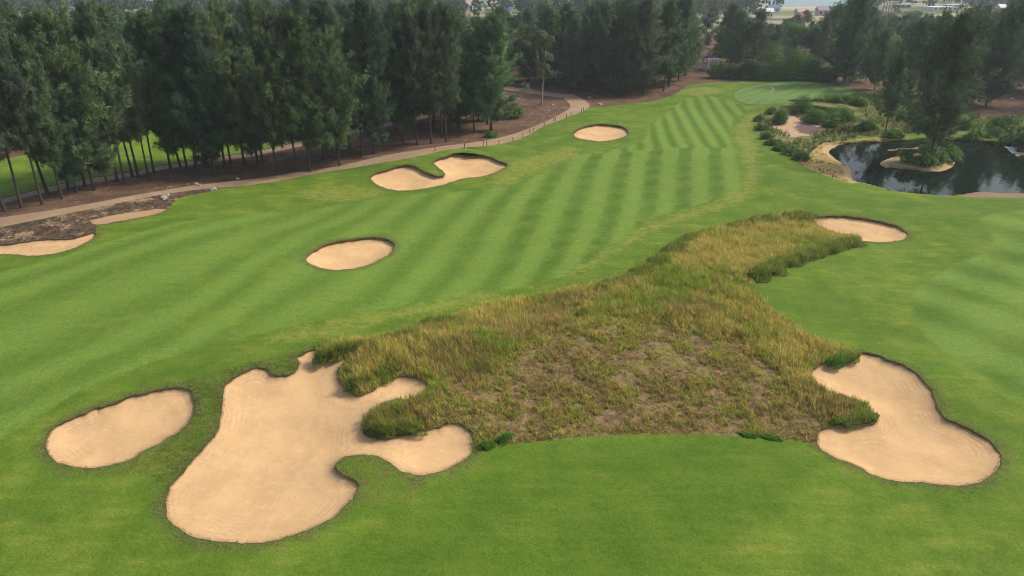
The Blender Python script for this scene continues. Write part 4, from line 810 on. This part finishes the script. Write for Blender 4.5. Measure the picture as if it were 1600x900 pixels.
def pandanus(u, v, w, h, label, seed, group=None, nr_=16, col=(0.05, 0.13, 0.02), tip=(0.12, 0.24, 0.04), name='pandanus_clump', blade=1.2):
    global rng
    x, y, z = at(u, v); k0 = rng; rng = np.random.default_rng(seed); r = tag(empty(name, (x, y, z)), label, 'shrub', group)
    V_, F_, C_ = [], [], []; nv = 0; mb = MB()
    for i in range(nr_):
        a = rng.uniform(0, 6.28); q = math.sqrt(rng.random()); cx, cy = math.cos(a) * q * w / 2 * .8, math.sin(a) * q * w / 2 * .6; cz = h * (1 - .55 * q * q) * rng.uniform(.35, .75)
        mb.tube([(cx * .7, cy * .7, -.05), (cx, cy, cz)], [0.06, 0.05], 5, False)
        tone = rng.random()
        nbk = 46
        for j in range(nbk):
            az = rng.uniform(0, 6.28); el = rng.uniform(0.05, 1.35); L_ = blade * rng.uniform(.55, 1.1) * (h / 2.5) ** .5; wd = 0.07
            d = np.array([math.cos(az) * math.cos(el), math.sin(az) * math.cos(el), math.sin(el)]); sd = np.array([-math.sin(az), math.cos(az), 0]) * wd / 2
            c0 = np.array([cx, cy, cz]); pts = [c0 + d * L_ * t_ + np.array([0, 0, -0.75 * L_ * t_ ** 2.2]) for t_ in (0, .4, .75, 1)]
            V_ += [pts[0] - sd, pts[0] + sd, pts[1] + sd, pts[1] - sd, pts[2] + sd * .7, pts[2] - sd * .7, pts[3], pts[3] + sd * .1]
            F_ += [(nv, nv + 1, nv + 2, nv + 3), (nv + 3, nv + 2, nv + 4, nv + 5), (nv + 5, nv + 4, nv + 7, nv + 6)]; nv += 8
            w_ = min(1, max(0, tone * .5 + rng.normal(.25, .25))); c = np.array(col) * (1 - w_) + np.array(tip) * w_
            if rng.random() < 0.04: c = np.array((0.25, 0.19, 0.09))
            C_ += [c] * 8
    link('stem', mb.mesh('stem', True), M_bark, r); link('foliage', mesh_from('foliage', np.array(V_), np.array(F_), cols=np.array(C_)), M_pandan, r); rng = k0; return r
# pond surroundings (widths and heights in metres)
for i, (u, v, w, h, lab) in enumerate([(1524,222,4.2,2.6,'leftmost pandanus of the hedge on the far bank of the pond'),(1552,228,4.6,3.4,'second pandanus from the left in the hedge on the far bank'),(1580,229,4.6,3.8,'tall pandanus at the picture edge of the far bank hedge'),(1608,232,5,4,'pandanus at the far right of the bank hedge, cut by the frame'),(1568,205,4.6,3.4,'pandanus standing behind the bank hedge by the litter clearing'),
        (1416,252,3.2,2.2,'pandanus at the left end of the pond island'),(1440,259,3.4,2.2,'pandanus at the front middle of the pond island'),(1462,256,3.4,2.6,'pandanus in the centre of the pond island under the big casuarina'),(1482,252,3.0,2.6,'pandanus at the right end of the pond island'),(1448,246,4,2.8,'pandanus at the back of the pond island'),
        (800,184,4.4,2.9,'spiky pandanus beside the sandy patch inside the track bend'),(772,166,3.0,2.0,'small pandanus higher up inside the track bend'),(753,189,2.6,2.0,'pandanus at the shaded edge of the left wood, left of the sandy patch'),(768,214,2.0,1.0,'low pandanus tuft on the litter next to the wide track'),(1512,160,3.5,2.4,'pandanus with yellow tips beside the litter clearing')]):
    pandanus(u, v, w, h, lab, 300 + i, nr_=int(6 + w * 4))
DG = (0.055, 0.13, 0.02); DT = (0.15, 0.29, 0.045)
for i, (u, v, w, h, lab) in enumerate([(1218,194,2.4,2.6,'dark upright shrub at the left rim of the bare sand patch'),(1250,177,4.5,3.0,'tallest dark green shrub on the sand patch behind the left rim'),(1272,192,5,2.4,'spreading dark green shrub in the middle of the scrub, right of the sand patch'),(1312,190,6.5,2.4,'widest green shrub above the pond, right of the thin sandy gully'),(1296,199,2.6,1.4,'low shrub at the foot of the thin sandy gully'),(1310,161,5,1.6,'low green shrub on the ridge just below the putting green'),(1340,165,4,1.8,'shrub on the ridge at the right corner of the putting green'),(1420,190,5,2.2,'grey-green shrub on the slope right of the broad casuarina'),(1500,202,4.5,2.2,'olive shrub between the pond and the litter clearing'),
        (1395,215,3.5,1.2,'small shrub on the far bank behind the island'),(1352,205,3.5,1.6,'shrub at the foot of the broad casuarina'),(1440,205,5,2.4,'shrub on the far bank behind the island casuarina')]):
    shrub(u, v, w, h, lab, 400 + i, DG, DT, 5000, 0.16)
for i, (u, v, w, h) in enumerate([(1186,189,2.2,1.0),(1190,203,2.4,1.1),(1197,217,2.6,1.1),(1208,227,2.8,1.2),(1222,236,3.0,1.3),(1238,244,3.2,1.4),(1252,251,2.6,1.3),(1205,178,2.5,1.1)]):
    shrub(u, v, w, h, 'low green vine hedge segment on the left rim of the scrub, %s in the row' % ordinal([1,2,3,4,5,6,7,0][i]), 430 + i, (0.085, 0.15, 0.035), (0.19, 0.27, 0.07), 3000, 0.12, 'hedge on the left rim of the scrub')
for i, (u, v, w, h, lab) in enumerate([(1122,121,6,3.2,'rounded hedge shrub nearest the white shelter'),(1145,123,5,3.4,'second hedge shrub right of the white shelter'),(1168,124,5,4.2,'dark hedge shrub with deep shade below, behind the putting green'),(1188,125,5,4.4,'hedge shrub centred behind the flag'),(1213,125,6,4.4,'big leafy shrub right behind the flagstick'),(1240,124,8,6.5,'tallest bright leafy shrub in the hedge behind the green'),(1266,125,7,5.0,'dark leafy shrub under the broadleaf tree behind the green'),(1290,127,5,3.0,'low dark shrub at the right end of the hedge behind the green'),(1200,112,7,6.5,'tall shrub rising behind the hedge at the flag')]):
    k_ = (0.8, 0.65, 0.5, 0.75, 0.9, 1.1, 0.6, 0.55, 0.8)[i]; q_ = (1.25, 1.0, 0.8, 0.9, 0.9, 1.0, 0.9, 1.2, 1.1)[i]
    shrub(u, v, w, h, lab, 450 + i, (0.055 * k_ * q_, 0.125 * k_, 0.022), (0.17 * k_ * q_, 0.28 * k_, 0.045), 7000, 0.28)
# bushes on the rim of the tall grass
GB = (0.085, 0.15, 0.022); GT = (0.20, 0.26, 0.05)
edge_b = [(514,560,1.1,1.0,'dark green bush spilling into the top notch of the largest bunker'),(531,553,1.1,0.8,'bush between the bunker notch and the tall grass, second from the left'),(552,546,1.3,0.7,'low bush at the upper left corner of the tall grass'),(577,541,1.2,0.5,'thin green bush along the upper left edge of the tall grass'),
          (640,526,1.5,0.6,'creeping bush halfway along the lower fairway edge'),(686,508,1.7,0.8,'dark bush bulging over the fairway edge of the tall grass'),(712,504,1.2,0.5,'small bush right of the bulging dark one'),
          (905,492,1.6,0.5,'blue-green bush inside the golden grass'),(950,447,1.6,0.6,'bush on the fairway edge below the bend of the tall grass'),(975,440,1.5,0.7,'bush on the upper fairway edge, left of the darkest run'),(1003,428,2.0,0.9,'dark bush in the run along the upper fairway edge'),(1028,412,2.0,0.9,'middle bush in the run along the upper fairway edge'),(1055,393,2.2,0.9,'upper bush in the run along the fairway edge'),(1080,375,2.0,0.7,'bush at the shoulder of the tall grass'),
          (1160,354,2.4,0.6,'low bush left of the rounded grey one'),(1193,348,2.2,1.0,'rounded grey-green bush at the top edge of the tall grass'),(1245,343,2.6,0.9,'grey-green bush beside the half oval bunker'),
          (1188,432,1.7,1.0,'dark bush at the inner corner where the tall grass narrows'),(1206,424,1.8,1.0,'second dark bush from the inner corner'),(1226,414,1.8,0.9,'third dark bush from the inner corner'),(1248,406,1.8,0.8,'fourth dark bush from the inner corner'),(1272,399,2.0,0.8,'fifth dark bush from the inner corner'),(1298,391,2.0,0.9,'sixth dark bush from the inner corner'),(1325,383,1.9,0.8,'last dark bush at the tip touching the half oval bunker'),
          (1310,566,1.1,0.5,'bright green creeping weed hanging into the hourglass bunker'),(1328,559,1.0,0.4,'green creeper on the rim right above the hourglass bunker'),
          (1350,655,0.9,0.45,'dark tuft at the point poking into the hourglass bunker'),(1322,660,1.0,0.45,'dark scrubby tuft on the spit beside the hourglass bunker'),
          (600,674,1.0,0.7,'green tuft at the tip of the grass spit in the largest bunker'),(640,672,1.0,0.5,'green tuft along the grass spit of the largest bunker'),(565,600,1.2,0.8,'dense green clump at the bunker end of the upper grass tongue'),(600,585,1.3,0.6,'green clump behind the upper grass tongue'),
          (788,687,0.6,0.4,'bright green weed at the lower edge of the tall grass'),(760,698,0.6,0.35,'green weed near the right end of the bunker arm'),(1170,680,0.9,0.16,'bright green ground creeper at the lower right edge of the tall grass'),(1205,684,0.9,0.16,'bright creeper patch nearest the hourglass bunker')]
def rim_bush(u, v, w, h, ang, label, seed, col, tip, n, leaf=0.07):
    global rng
    x, y, z = at(u, v); keep = rng; rng = np.random.default_rng(seed); r = tag(empty('low_bush', (x, y, z)), label, 'bush')
    a = rng.uniform(0, 6.28, n); q = np.sqrt(rng.random(n)) * (1 + 0.22 * np.sin(3 * a + seed) + 0.14 * np.sin(5 * a + 2 * seed))
    ex, ey = q * np.cos(a) * w / 2, q * np.sin(a) * w * 0.27; ca, sa = math.cos(ang), math.sin(ang); px, py = ex * ca - ey * sa, ex * sa + ey * ca
    top = h * np.sqrt(np.clip(1.05 - q ** 2, 0.03, 1)) * (0.45 + 0.9 * fbm((px + x) / 0.35, (py + y) / 0.35, 12)); k = rng.random(n) ** 0.45
    gz = hb(px + x, py + y) - z; p = np.stack([px, py, gz + top * k], 1)
    nrm = unit(rng.normal(0, .6, (n, 3)) + (0, 0, .8)); t1 = unit(np.cross(nrm, rng.normal(size=(n, 3)))); t2 = np.cross(nrm, t1); sz = leaf * rng.uniform(.6, 1.4, n)[:, None]
    vv = np.stack([p - t1 * sz * .5, p + t2 * sz * .3, p + t1 * sz * .5, p - t2 * sz * .3], 1)
    wv = np.clip(0.15 + 0.6 * fbm((px + x) / .5, (py + y) / .5, 71) + rng.normal(0, .2, n), 0, 1)[:, None]; c = (np.array(col) * (1 - wv) + np.array(tip) * wv) * rng.uniform(.8, 1.2, (n, 1))
    link('foliage', mesh_from('foliage', vv.reshape(-1, 3), np.arange(n * 4).reshape(n, 4), cols=np.repeat(c, 4, 0)), M_blade, r)
    m_ = n // 3; jj = rng.integers(0, n, m_); cb = np.array([tip, (tip[0] * 1.5, tip[1] * 1.25, tip[2]), col])[rng.integers(0, 3, m_)]
    me = blades('stalks', px[jj], py[jj], gz[jj] + top[jj] * .3, top[jj] * rng.uniform(.6, 1.6, m_), rng.uniform(.01, .025, m_), rng.uniform(.2, .8, m_), rng.uniform(0, 6.28, m_), cb)
    link('stalks', me, M_blade, r); rng = keep
pos = [at(u, v) for (u, v, *_r) in edge_b]
for i, (u, v, w, h, lab) in enumerate(edge_b):
    br = 'bright' in lab or 'weed' in lab; dmin, ang = 9e9, 0.0
    for j2, q2 in enumerate(pos):
        dd_ = math.hypot(q2[0] - pos[i][0], q2[1] - pos[i][1])
        if 0 < dd_ < dmin: dmin = dd_; ang = math.atan2(q2[1] - pos[i][1], q2[0] - pos[i][0])
    if dmin > 5: ang = 0.3
    rim_bush(u, v, w * (1.9 if h > .3 else 1.2), h * .75, ang, lab, 500 + i, (0.07, 0.17, 0.02) if br else (0.10, 0.17, 0.025), (0.17, 0.34, 0.045) if br else (0.27, 0.33, 0.065), 3000 if w < 1.5 else 5000)

# ------------------------------------------------------------------ small things
fx, fy, fz = at(1203.5, 158)
r = tag(empty('golf_flag', (fx, fy, fz)), 'white flagstick with a small white flag standing on the putting green', 'flagstick')
mb = MB(); mb.tube([(0, 0, -.1), (0, 0, 2.4)], [0.035, 0.03], 8); link('pole', mb.mesh('pole', True), M_white, r)
v = []; f = []
for i in range(7):
    for j in range(4): v.append((0.02 + i * .08, 0.035 * math.sin(i * 1.1), 2.38 - j * .13 - i * .045))
for i in range(6):
    for j in range(3): f.append((i * 4 + j, i * 4 + j + 1, i * 4 + j + 5, i * 4 + j + 4))
mb = MB(); mb.add(v, f); link('flag', mb.mesh('flag', True), M_white, r)
mb = MB(); mb.tube([(0, 0, 0.0), (0, 0, 0.012)], [0.06, 0.06], 12); link('cup', mb.mesh('cup'), M_glass, r)

posts = [(680,236),(726,230),(755,227.5),(761,227.3),(779.5,225),(802,220.5),(817,214.5),(828,207.5),(833,205.5),(850,197),(865,189.5),(868,189),(885,184),(892,181.5),(908,175.5),(912,173.5)]
pm = None
for i, (u, v) in enumerate(posts):
    x, y, z = at(u, v)
    if pm is None:
        mb = MB(); mb.tube([(0, 0, -.1), (0.01, 0, .35), (0, 0, .62)], [0.055, 0.05, 0.045], 7); pm = mb.mesh('wooden_stake', True)
    o = link('wooden_stake', pm, M_post); o.location = (x, y, z); o.rotation_euler = (rng.normal(0, .06), rng.normal(0, .06), rng.uniform(0, 6))
    tag(o, 'short dark wooden stake on the fairway side of the track, %s from the left' % ordinal(i), 'stake', 'stakes along the cart track')

def rock(u, v, s_, seed, label, group=None, mat=None, name='rock', z_off=0.0):
    g = np.random.default_rng(seed); x, y, z = at(u, v)
    import bmesh
    bm = bmesh.new(); bmesh.ops.create_icosphere(bm, subdivisions=2, radius=1)
    ph = g.uniform(0, 6, 6)
    for vv in bm.verts:
        c = vv.co; k_ = 1 + .22 * math.sin(c.x * 3 + ph[0]) * math.cos(c.y * 3.3 + ph[1]) + .16 * math.sin(c.z * 5 + ph[2] + c.x * 4)
        vv.co = Vector((c.x * k_ * s_ * g.uniform(.96, 1.04), c.y * k_ * s_ * .8, c.z * k_ * s_ * .6))
    me = bpy.data.meshes.new(name); bm.to_mesh(me); bm.free(); o = link(name, me, mat or M_rock); o.location = (x, y, z + .15 * s_ + z_off); o.rotation_euler = (0, 0, g.uniform(0, 6)); return tag(o, label, 'rock', group)
for i, (u, v, s_, lab) in enumerate([(306,288.5,.35,'pale stone on the left litter just above the dirt track'),(312,289.5,.22,'smaller pale stone next to its larger neighbour above the track'),(371,280,.3,'pale stone above the track where the front row of trees opens'),(256,310,.45,'largest pale stone on the rocky waste strip'),(262,306,.3,'pale stone near the right end of the rocky waste strip'),(334,297,.35,'pale stone at the fairway edge of the dirt track'),
        (808,156,.3,'pale stone near the pandanus inside the bend'),(863,165,.35,'pale stone right of the pale-trunked tree'),(838,167,.3,'pale stone at the foot of the pale-trunked tree'),(921,153,.35,'pale stone on the litter just outside the bend'),(937,164,.4,'pale stone at the fairway corner outside the bend'),(1250,250,.5,'grey boulder at the corner where the vine hedge meets the fairway'),(1248,245,.35,'small boulder under the end of the vine hedge'),
        (1292,220,.45,'pale stone at the top of the left pond bank'),(1318,258,.35,'flat pale stone at the left waterline of the pond'),(1390,297,.3,'pale stone on the near shore of the pond'),(1548,229,.5,'boulder on the far bank by the pandanus hedge'),(1580,156,.5,'pale stone in the litter clearing at the right'),
        (1590,233,.9,'dark boulder above the little cascade at the right edge'),(1600,236,1.1,'dark boulder right of the little cascade')]):
    rock(u, v, s_, 600 + i, lab, mat=M_post if 'dark' in lab else None)
# little cascade at the inlet
m, t, b = nt('white_water'); b.inputs['Roughness'].default_value = .3
vec = N(t, 'TexCoord').outputs['Object']; t.links.new(mix(t, mapr(t, noise(t, vec, 6, 4, .7), .4, .65), (0.12, 0.14, 0.15), (0.75, 0.78, 0.8)), b.inputs['Base Color'])
x, y, z = at(1594, 238); v = []; f = []
for i in range(12):
    for j in range(8): v.append((x - 1.6 + i * .3, y + 1.2 - j * .3 + .1 * math.sin(i), WATER + .55 - .5 * (j / 7) ** 1.3 + .04 * math.sin(i * 2.1 + j)))
for i in range(11):
    for j in range(7): f.append((i * 8 + j, i * 8 + j + 1, i * 8 + j + 9, i * 8 + j + 8))
mb = MB(); mb.add(v, f); tag(link('cascade', mb.mesh('cascade', True), m), kind='structure')
# fallen log at the wood's edge
x, y, z = at(1040, 132.5); x2, y2, z2 = at(1064, 134); mb = MB(); mb.tube([(0, 0, .2), ((x2 - x) / 2, (y2 - y) / 2, .25), (x2 - x, y2 - y, .2)], [.14, .13, .1], 8)
o = link('fallen_log', mb.mesh('fallen_log', True), M_palebark); o.location = (x, y, z); tag(o, 'pale fallen log on the litter behind the fairway', 'log')

# white shelter behind the green
x, y, z = at(1109, 108); r = tag(empty('garden_shelter', (x, y, z), R(20)), 'small white garden shelter with railings half hidden by dark casuarinas', 'shelter')
for a in (-1.4, 1.4):
    for b_ in (-1.1, 1.1):
        mb = MB(); mb.box((a, b_, 1.13), (.36, .36, 2.26)); link('post', mb.mesh('post'), M_white, r)
mb = MB(); mb.box((0, -1.1, 2.45), (3.8, .35, .38)); mb.box((0, 1.1, 2.42), (3.4, .25, .22)); mb.box((-1.55, 0, 2.42), (.24, 1.8, .2)); mb.box((1.55, 0, 2.42), (.24, 1.8, .2)); link('beam', mb.mesh('beam'), M_white, r)
mb = MB(); mb.add([(-1.5, -.7, 2.55), (.9, -.7, 2.55), (.9, 1.3, 2.55), (-1.5, 1.3, 2.55), (-.6, .3, 3.2), (.1, .3, 3.2)], [(0, 1, 5, 4), (1, 2, 5), (2, 3, 4, 5), (3, 0, 4), (0, 3, 2, 1)] if False else [(0, 1, 5, 4), (2, 3, 4, 5), (1, 2, 5, 5), (3, 0, 4, 4), (0, 3, 2, 1)]); link('roof', mb.mesh('roof'), flat_mat('roof_tile', (0.10, 0.085, 0.08)), r)
mb = MB()
for zz in (.35, .6, .85, 1.1): mb.box((-1.4, 0, zz), (.05, 2.0, .07)); mb.box((-.5, -1.1, zz), (1.5, .05, .07))
link('railing', mb.mesh('railing'), M_white, r)
mb = MB(); mb.box((0.3, -.2, -.05), (5, 4, .2)); link('plinth', mb.mesh('plinth'), flat_mat('red_paving', (0.32, 0.15, 0.11)), r)

# ------------------------------------------------------------------ the town and land beyond
def building(u, v, wpx, hpx, label, wall, roofc, flat=True, floors=1, frame=False, group=None):
    x, y, z = at(u, v); s_ = y / FOC * 1.05; w, h = wpx * s_, hpx * s_; d = max(5.0, w * .6)
    r = tag(empty('building', (x, y, z), R(rng.uniform(-12, 12))), label, 'building', group)
    if frame:
        for k_ in range(floors + 1):
            mb = MB(); mb.box((0, 0, h * k_ / floors), (w, d, .35)); link('floor_slab', mb.mesh('floor_slab'), wall, r)
        for a in np.linspace(-w / 2 + .3, w / 2 - .3, 5):
            
            for e_ in (-1, 1): mb = MB(); mb.box((a, e_ * (d / 2 - .3), h / 2), (.45, .45, h)); link('column', mb.mesh('column'), wall, r)
        return r
    mb = MB(); mb.box((0, 0, h / 2), (w, d, h)); link('wall', mb.mesh('wall'), wall, r)
    mb = MB()
    if flat: mb.box((0, 0, h + .15), (w + .6, d + .6, .3))
    else: mb.add([(-w / 2 - .5, -d / 2 - .5, h), (w / 2 + .5, -d / 2 - .5, h), (w / 2 + .5, d / 2 + .5, h), (-w / 2 - .5, d / 2 + .5, h), (-w / 2 - .5, 0, h + 1.8), (w / 2 + .5, 0, h + 1.8)], [(0, 1, 5, 4), (2, 3, 4, 5), (0, 4, 3, 3), (1, 2, 5, 5)])
    link('roof', mb.mesh('roof'), roofc, r)
    n_w = max(2, int(w / 2.8)); fl = max(1, int(h / 3.1))
    for k_ in range(fl):
        for j in range(n_w):
            mb = MB(); mb.box((-w / 2 + (j + .5) * w / n_w, -d / 2 - .03, (k_ + .55) * h / fl), (min(1.2, w / n_w * .5), .08, min(1.3, h / fl * .5))); link('window', mb.mesh('window'), M_glass, r)
    return r
cream = flat_mat('cream_render', (0.72, 0.62, 0.42), None, .5, .8, 0); pink = flat_mat('pink_render', (0.6, 0.42, 0.38), None, .5, .8, 0); blue = flat_mat('blue_sheet', (0.10, 0.16, 0.32), None, .5, .5, 0)
tan = flat_mat('tan_render', (0.55, 0.40, 0.28), None, .5, .8, 0); concrete = flat_mat('bare_concrete', (0.38, 0.32, 0.31), None, .5, .9, 0); redroof = flat_mat('red_roof', (0.4, 0.2, 0.16), None, .5, .8, 0)
for a in [(122,21,10,17,'white house with a tall facade at the far left above the wood',M_white,M_white,True),(131,21,8,13,'cream house against the white one at the far left',cream,cream,True),
          (97,20,6,4,'tiny white hut at the far left horizon',M_white,concrete,True),(72,38,8,5,'small greyish house deep in the left wood',M_white,concrete,False),
          (240,16,13,12,'white house second from the left on the skyline',M_white,M_white,True),(305,15,15,9,'wide white house third from the left on the skyline',M_white,M_white,True),(357,13,13,6,'low white house beyond the left wood',M_white,concrete,True),
          (733,17,10,8,'house with a pink roof right of the left wood',M_white,pink,False),(757,7,15,6,'white house near the top of the frame, in the central gap',M_white,concrete,True),(791,6,9,7,'pinkish house near the top of the frame, in the central gap',pink,M_white,True),
          (749,17,10,3,'low flat white shed in the central gap, leftmost of two',M_white,M_white,True),(767,17,11,3,'low flat white shed in the central gap, rightmost of two',M_white,M_white,True),(794,22,8,5,'white cabin below the pinkish house',M_white,blue,False),(822,24,8,4,'small white cabin in the middle of the skyline',M_white,blue,False),(847,26,5,7,'narrow pale house between two treetops',tan,redroof,False),(862,28,5,8,'narrow white house right of the middle skyline',M_white,concrete,True),(843,5,9,5,'pale roofed house at the top of the frame',pink,redroof,False),(903,10,18,8,'grey-white villa behind the central wood',M_white,concrete,False),
          (1207,18,16,4,'long blue-roofed shed behind the wood',M_white,blue,False),(1200,28,8,8,'white gable house among the treetops left of the sheds',M_white,M_white,False),(1250,28,12,8,'pink-grey house in front of the sand flat',pink,pink,False),(1283,24,13,7,'pale mauve house right of the sand flat',pink,concrete,False),(1300,18,9,6,'bright blue shed between treetops',blue,blue,True),(1252,31,7,4,'tan hut low in the treetops',tan,redroof,False),(1340,20,6,4,'white hut behind the tall dark casuarina',M_white,M_white,True),
          (1408,12,20,4,'long low warehouse with a pale roof',concrete,M_white,True),(1468,16,36,4,'long white boundary building in the yard',M_white,M_white,True),(1488,13,20,4,'dark blue container shed with a pale roof',blue,M_white,True),(1461,11,6,2,'tiny white cabin in the yard',M_white,M_white,True),
          (1588,10,22,5,'white roofed hall at the right end of the skyline',M_white,M_white,False),(1562,19,8,6,'tan house among treetops at the right',tan,M_white,False),(1549,10,8,5,'small blue-grey house at the right',blue,M_white,True)]:
    building(*a)
building(1390, 21, 17, 15, 'unfinished two-storey concrete frame standing in the yard', concrete, None, frame=True, floors=2)
for i, (u, v, hp, lab) in enumerate([(1499,14,20,'tallest pale mast in the yard'),(1454,13,10,'short lamp mast left of the tall one'),(1483,11,9,'thin mast over the blue shed, left of a pair'),(1486,11,9,'thin mast over the blue shed, right of a pair'),(1554,8,12,'mast at the right end of the yard'),(1410,12,14,'mast beside the long warehouse')]):
    x, y, z = at(u, v); h = hp * y / FOC; r = tag(empty('lamp_mast', (x, y, z)), lab, 'mast')
    mb = MB(); mb.tube([(0, 0, 0), (0, 0, h)], [.28, .18], 6); link('pole', mb.mesh('pole', True), M_white, r)
    mb = MB(); mb.box((0, 0, h), (1.8, .5, .3)); link('lamp_head', mb.mesh('lamp_head'), concrete, r)
# river beyond the town
m, t, b = nt('river_water'); b.inputs['Base Color'].default_value = (0.16, 0.26, 0.25, 1); b.inputs['Roughness'].default_value = .35
p = [P0(u, v, .15) for u, v in ((1195, 11), (1318, 9), (1326, -3), (1700, -16), (1120, -16), (1190, -2))]
mb = MB(); mb.v.append(np.array([(a, b_, .15) for a, b_ in p])); mb.f.append(np.array([(0, 1, 2, 3, 4, 5)])); mb.n = 6; tag(link('river', mb.mesh('river'), m), kind='structure')
p = [P0(u, v, .1) for u, v in ((1180, 14), (1330, 16), (1310, 7), (1185, 5))]
mb = MB(); mb.add([(a, b_, .1) for a, b_ in p], [(0, 1, 2, 3)]); tag(link('sand_flat', mb.mesh('sand_flat'), flat_mat('pale_sand', (0.5, 0.4, 0.28), None, .02, .9, 0)), kind='structure')
# far-off woods: masses of leaf clumps
def far_wood(n, label, sel):
    g = np.random.default_rng(91); V_, C_, NN_ = [], [], []
    pts = []
    while len(pts) < n:
        u = g.uniform(-200, 1800); v = -34 + 66 * g.random() ** .9
        if not sel(u, v, g): continue
        pts.append(P0(u, v))
    for (x, y) in pts:
        r_ = g.uniform(2.5, 5); h = g.uniform(6, 12) if y < 900 else g.uniform(8, 16); k_ = 70; d = unit(g.normal(size=(k_, 3))); tone = g.uniform(.6, 1.25)
        pc = np.array([x, y, h * .55]) + d * np.array([r_, r_, h * .45]) * (.7 + .35 * g.random((k_, 1))); a = unit(g.normal(size=(k_, 3))) * 1.0; b_ = unit(np.cross(a, g.normal(size=(k_, 3)))) * .8
        V_.append(np.stack([pc - a, pc + b_, pc + a, pc - b_], 1)); C_.append(np.tile(np.array((0.045, 0.085, 0.035)) * tone, (k_ * 4, 1))); NN_.append(np.repeat(d, 4, 0))
    v = np.concatenate(V_).reshape(-1, 3); me = mesh_from('distant_wood', v, np.arange(len(v)).reshape(-1, 4), cols=np.concatenate(C_), cn=np.concatenate(NN_)); tag(link('distant_wood', me, M_leaf), label, 'wood', kind='stuff')
def selw(u, v, g):
    if v > 26: return False
    for a, b_, lo_, hi_ in ((1180, 1330, 3, 30), (1440, 1520, 8, 26), (1370, 1440, 8, 30), (225, 260, 2, 20), (110, 145, 2, 24), (295, 320, 4, 18), (725, 800, 2, 22), (1570, 1600, 2, 14)):
        if a < u < b_ and lo_ < v < hi_: return g.random() < .04
    if 1185 < u < 1330 and v < 12: return False
    return True
far_wood(1700, 'hazy distant woodland scattered between the houses', selw)
# low hills
v = []; f = []
for i in range(61):
    for j in range(9):
        xx = -2600 + i * 70; yy = 1500 + j * 110; v.append((xx, yy, -1 + 62 * math.sin(math.pi * j / 8) * (0.55 + .45 * math.sin(i * .21) * math.cos(i * .09)) * math.exp(-((xx + 900) / 1100) ** 2) + 5 * math.sin(i * 1.3 + j)))
for i in range(60):
    for j in range(8): f.append((i * 9 + j, (i + 1) * 9 + j, (i + 1) * 9 + j + 1, i * 9 + j + 1))
mb = MB(); mb.add(v, f); tag(link('hills', mb.mesh('hills', True), flat_mat('hill_forest', (0.06, 0.09, 0.04), (0.10, 0.10, 0.06), .01, 1, 0)), kind='structure')

# ------------------------------------------------------------------ haze
m = bpy.data.materials.new('haze_air'); m.use_nodes = True; t = m.node_tree; t.nodes.clear()
pv = t.nodes.new('ShaderNodeVolumePrincipled'); out = t.nodes.new('ShaderNodeOutputMaterial'); t.links.new(pv.outputs[0], out.inputs['Volume'])
pv.inputs['Color'].default_value = (0.82, 0.9, 1.0, 1); pv.inputs['Density'].default_value = 0.00032; pv.inputs['Anisotropy'].default_value = 0.2
mb = MB(); mb.box((0, 2600, 48.9), (11000, 6600, 106.2)); tag(link('haze', mb.mesh('haze'), m), 'thin pale haze lying over the course and the far town', 'haze', kind='stuff')
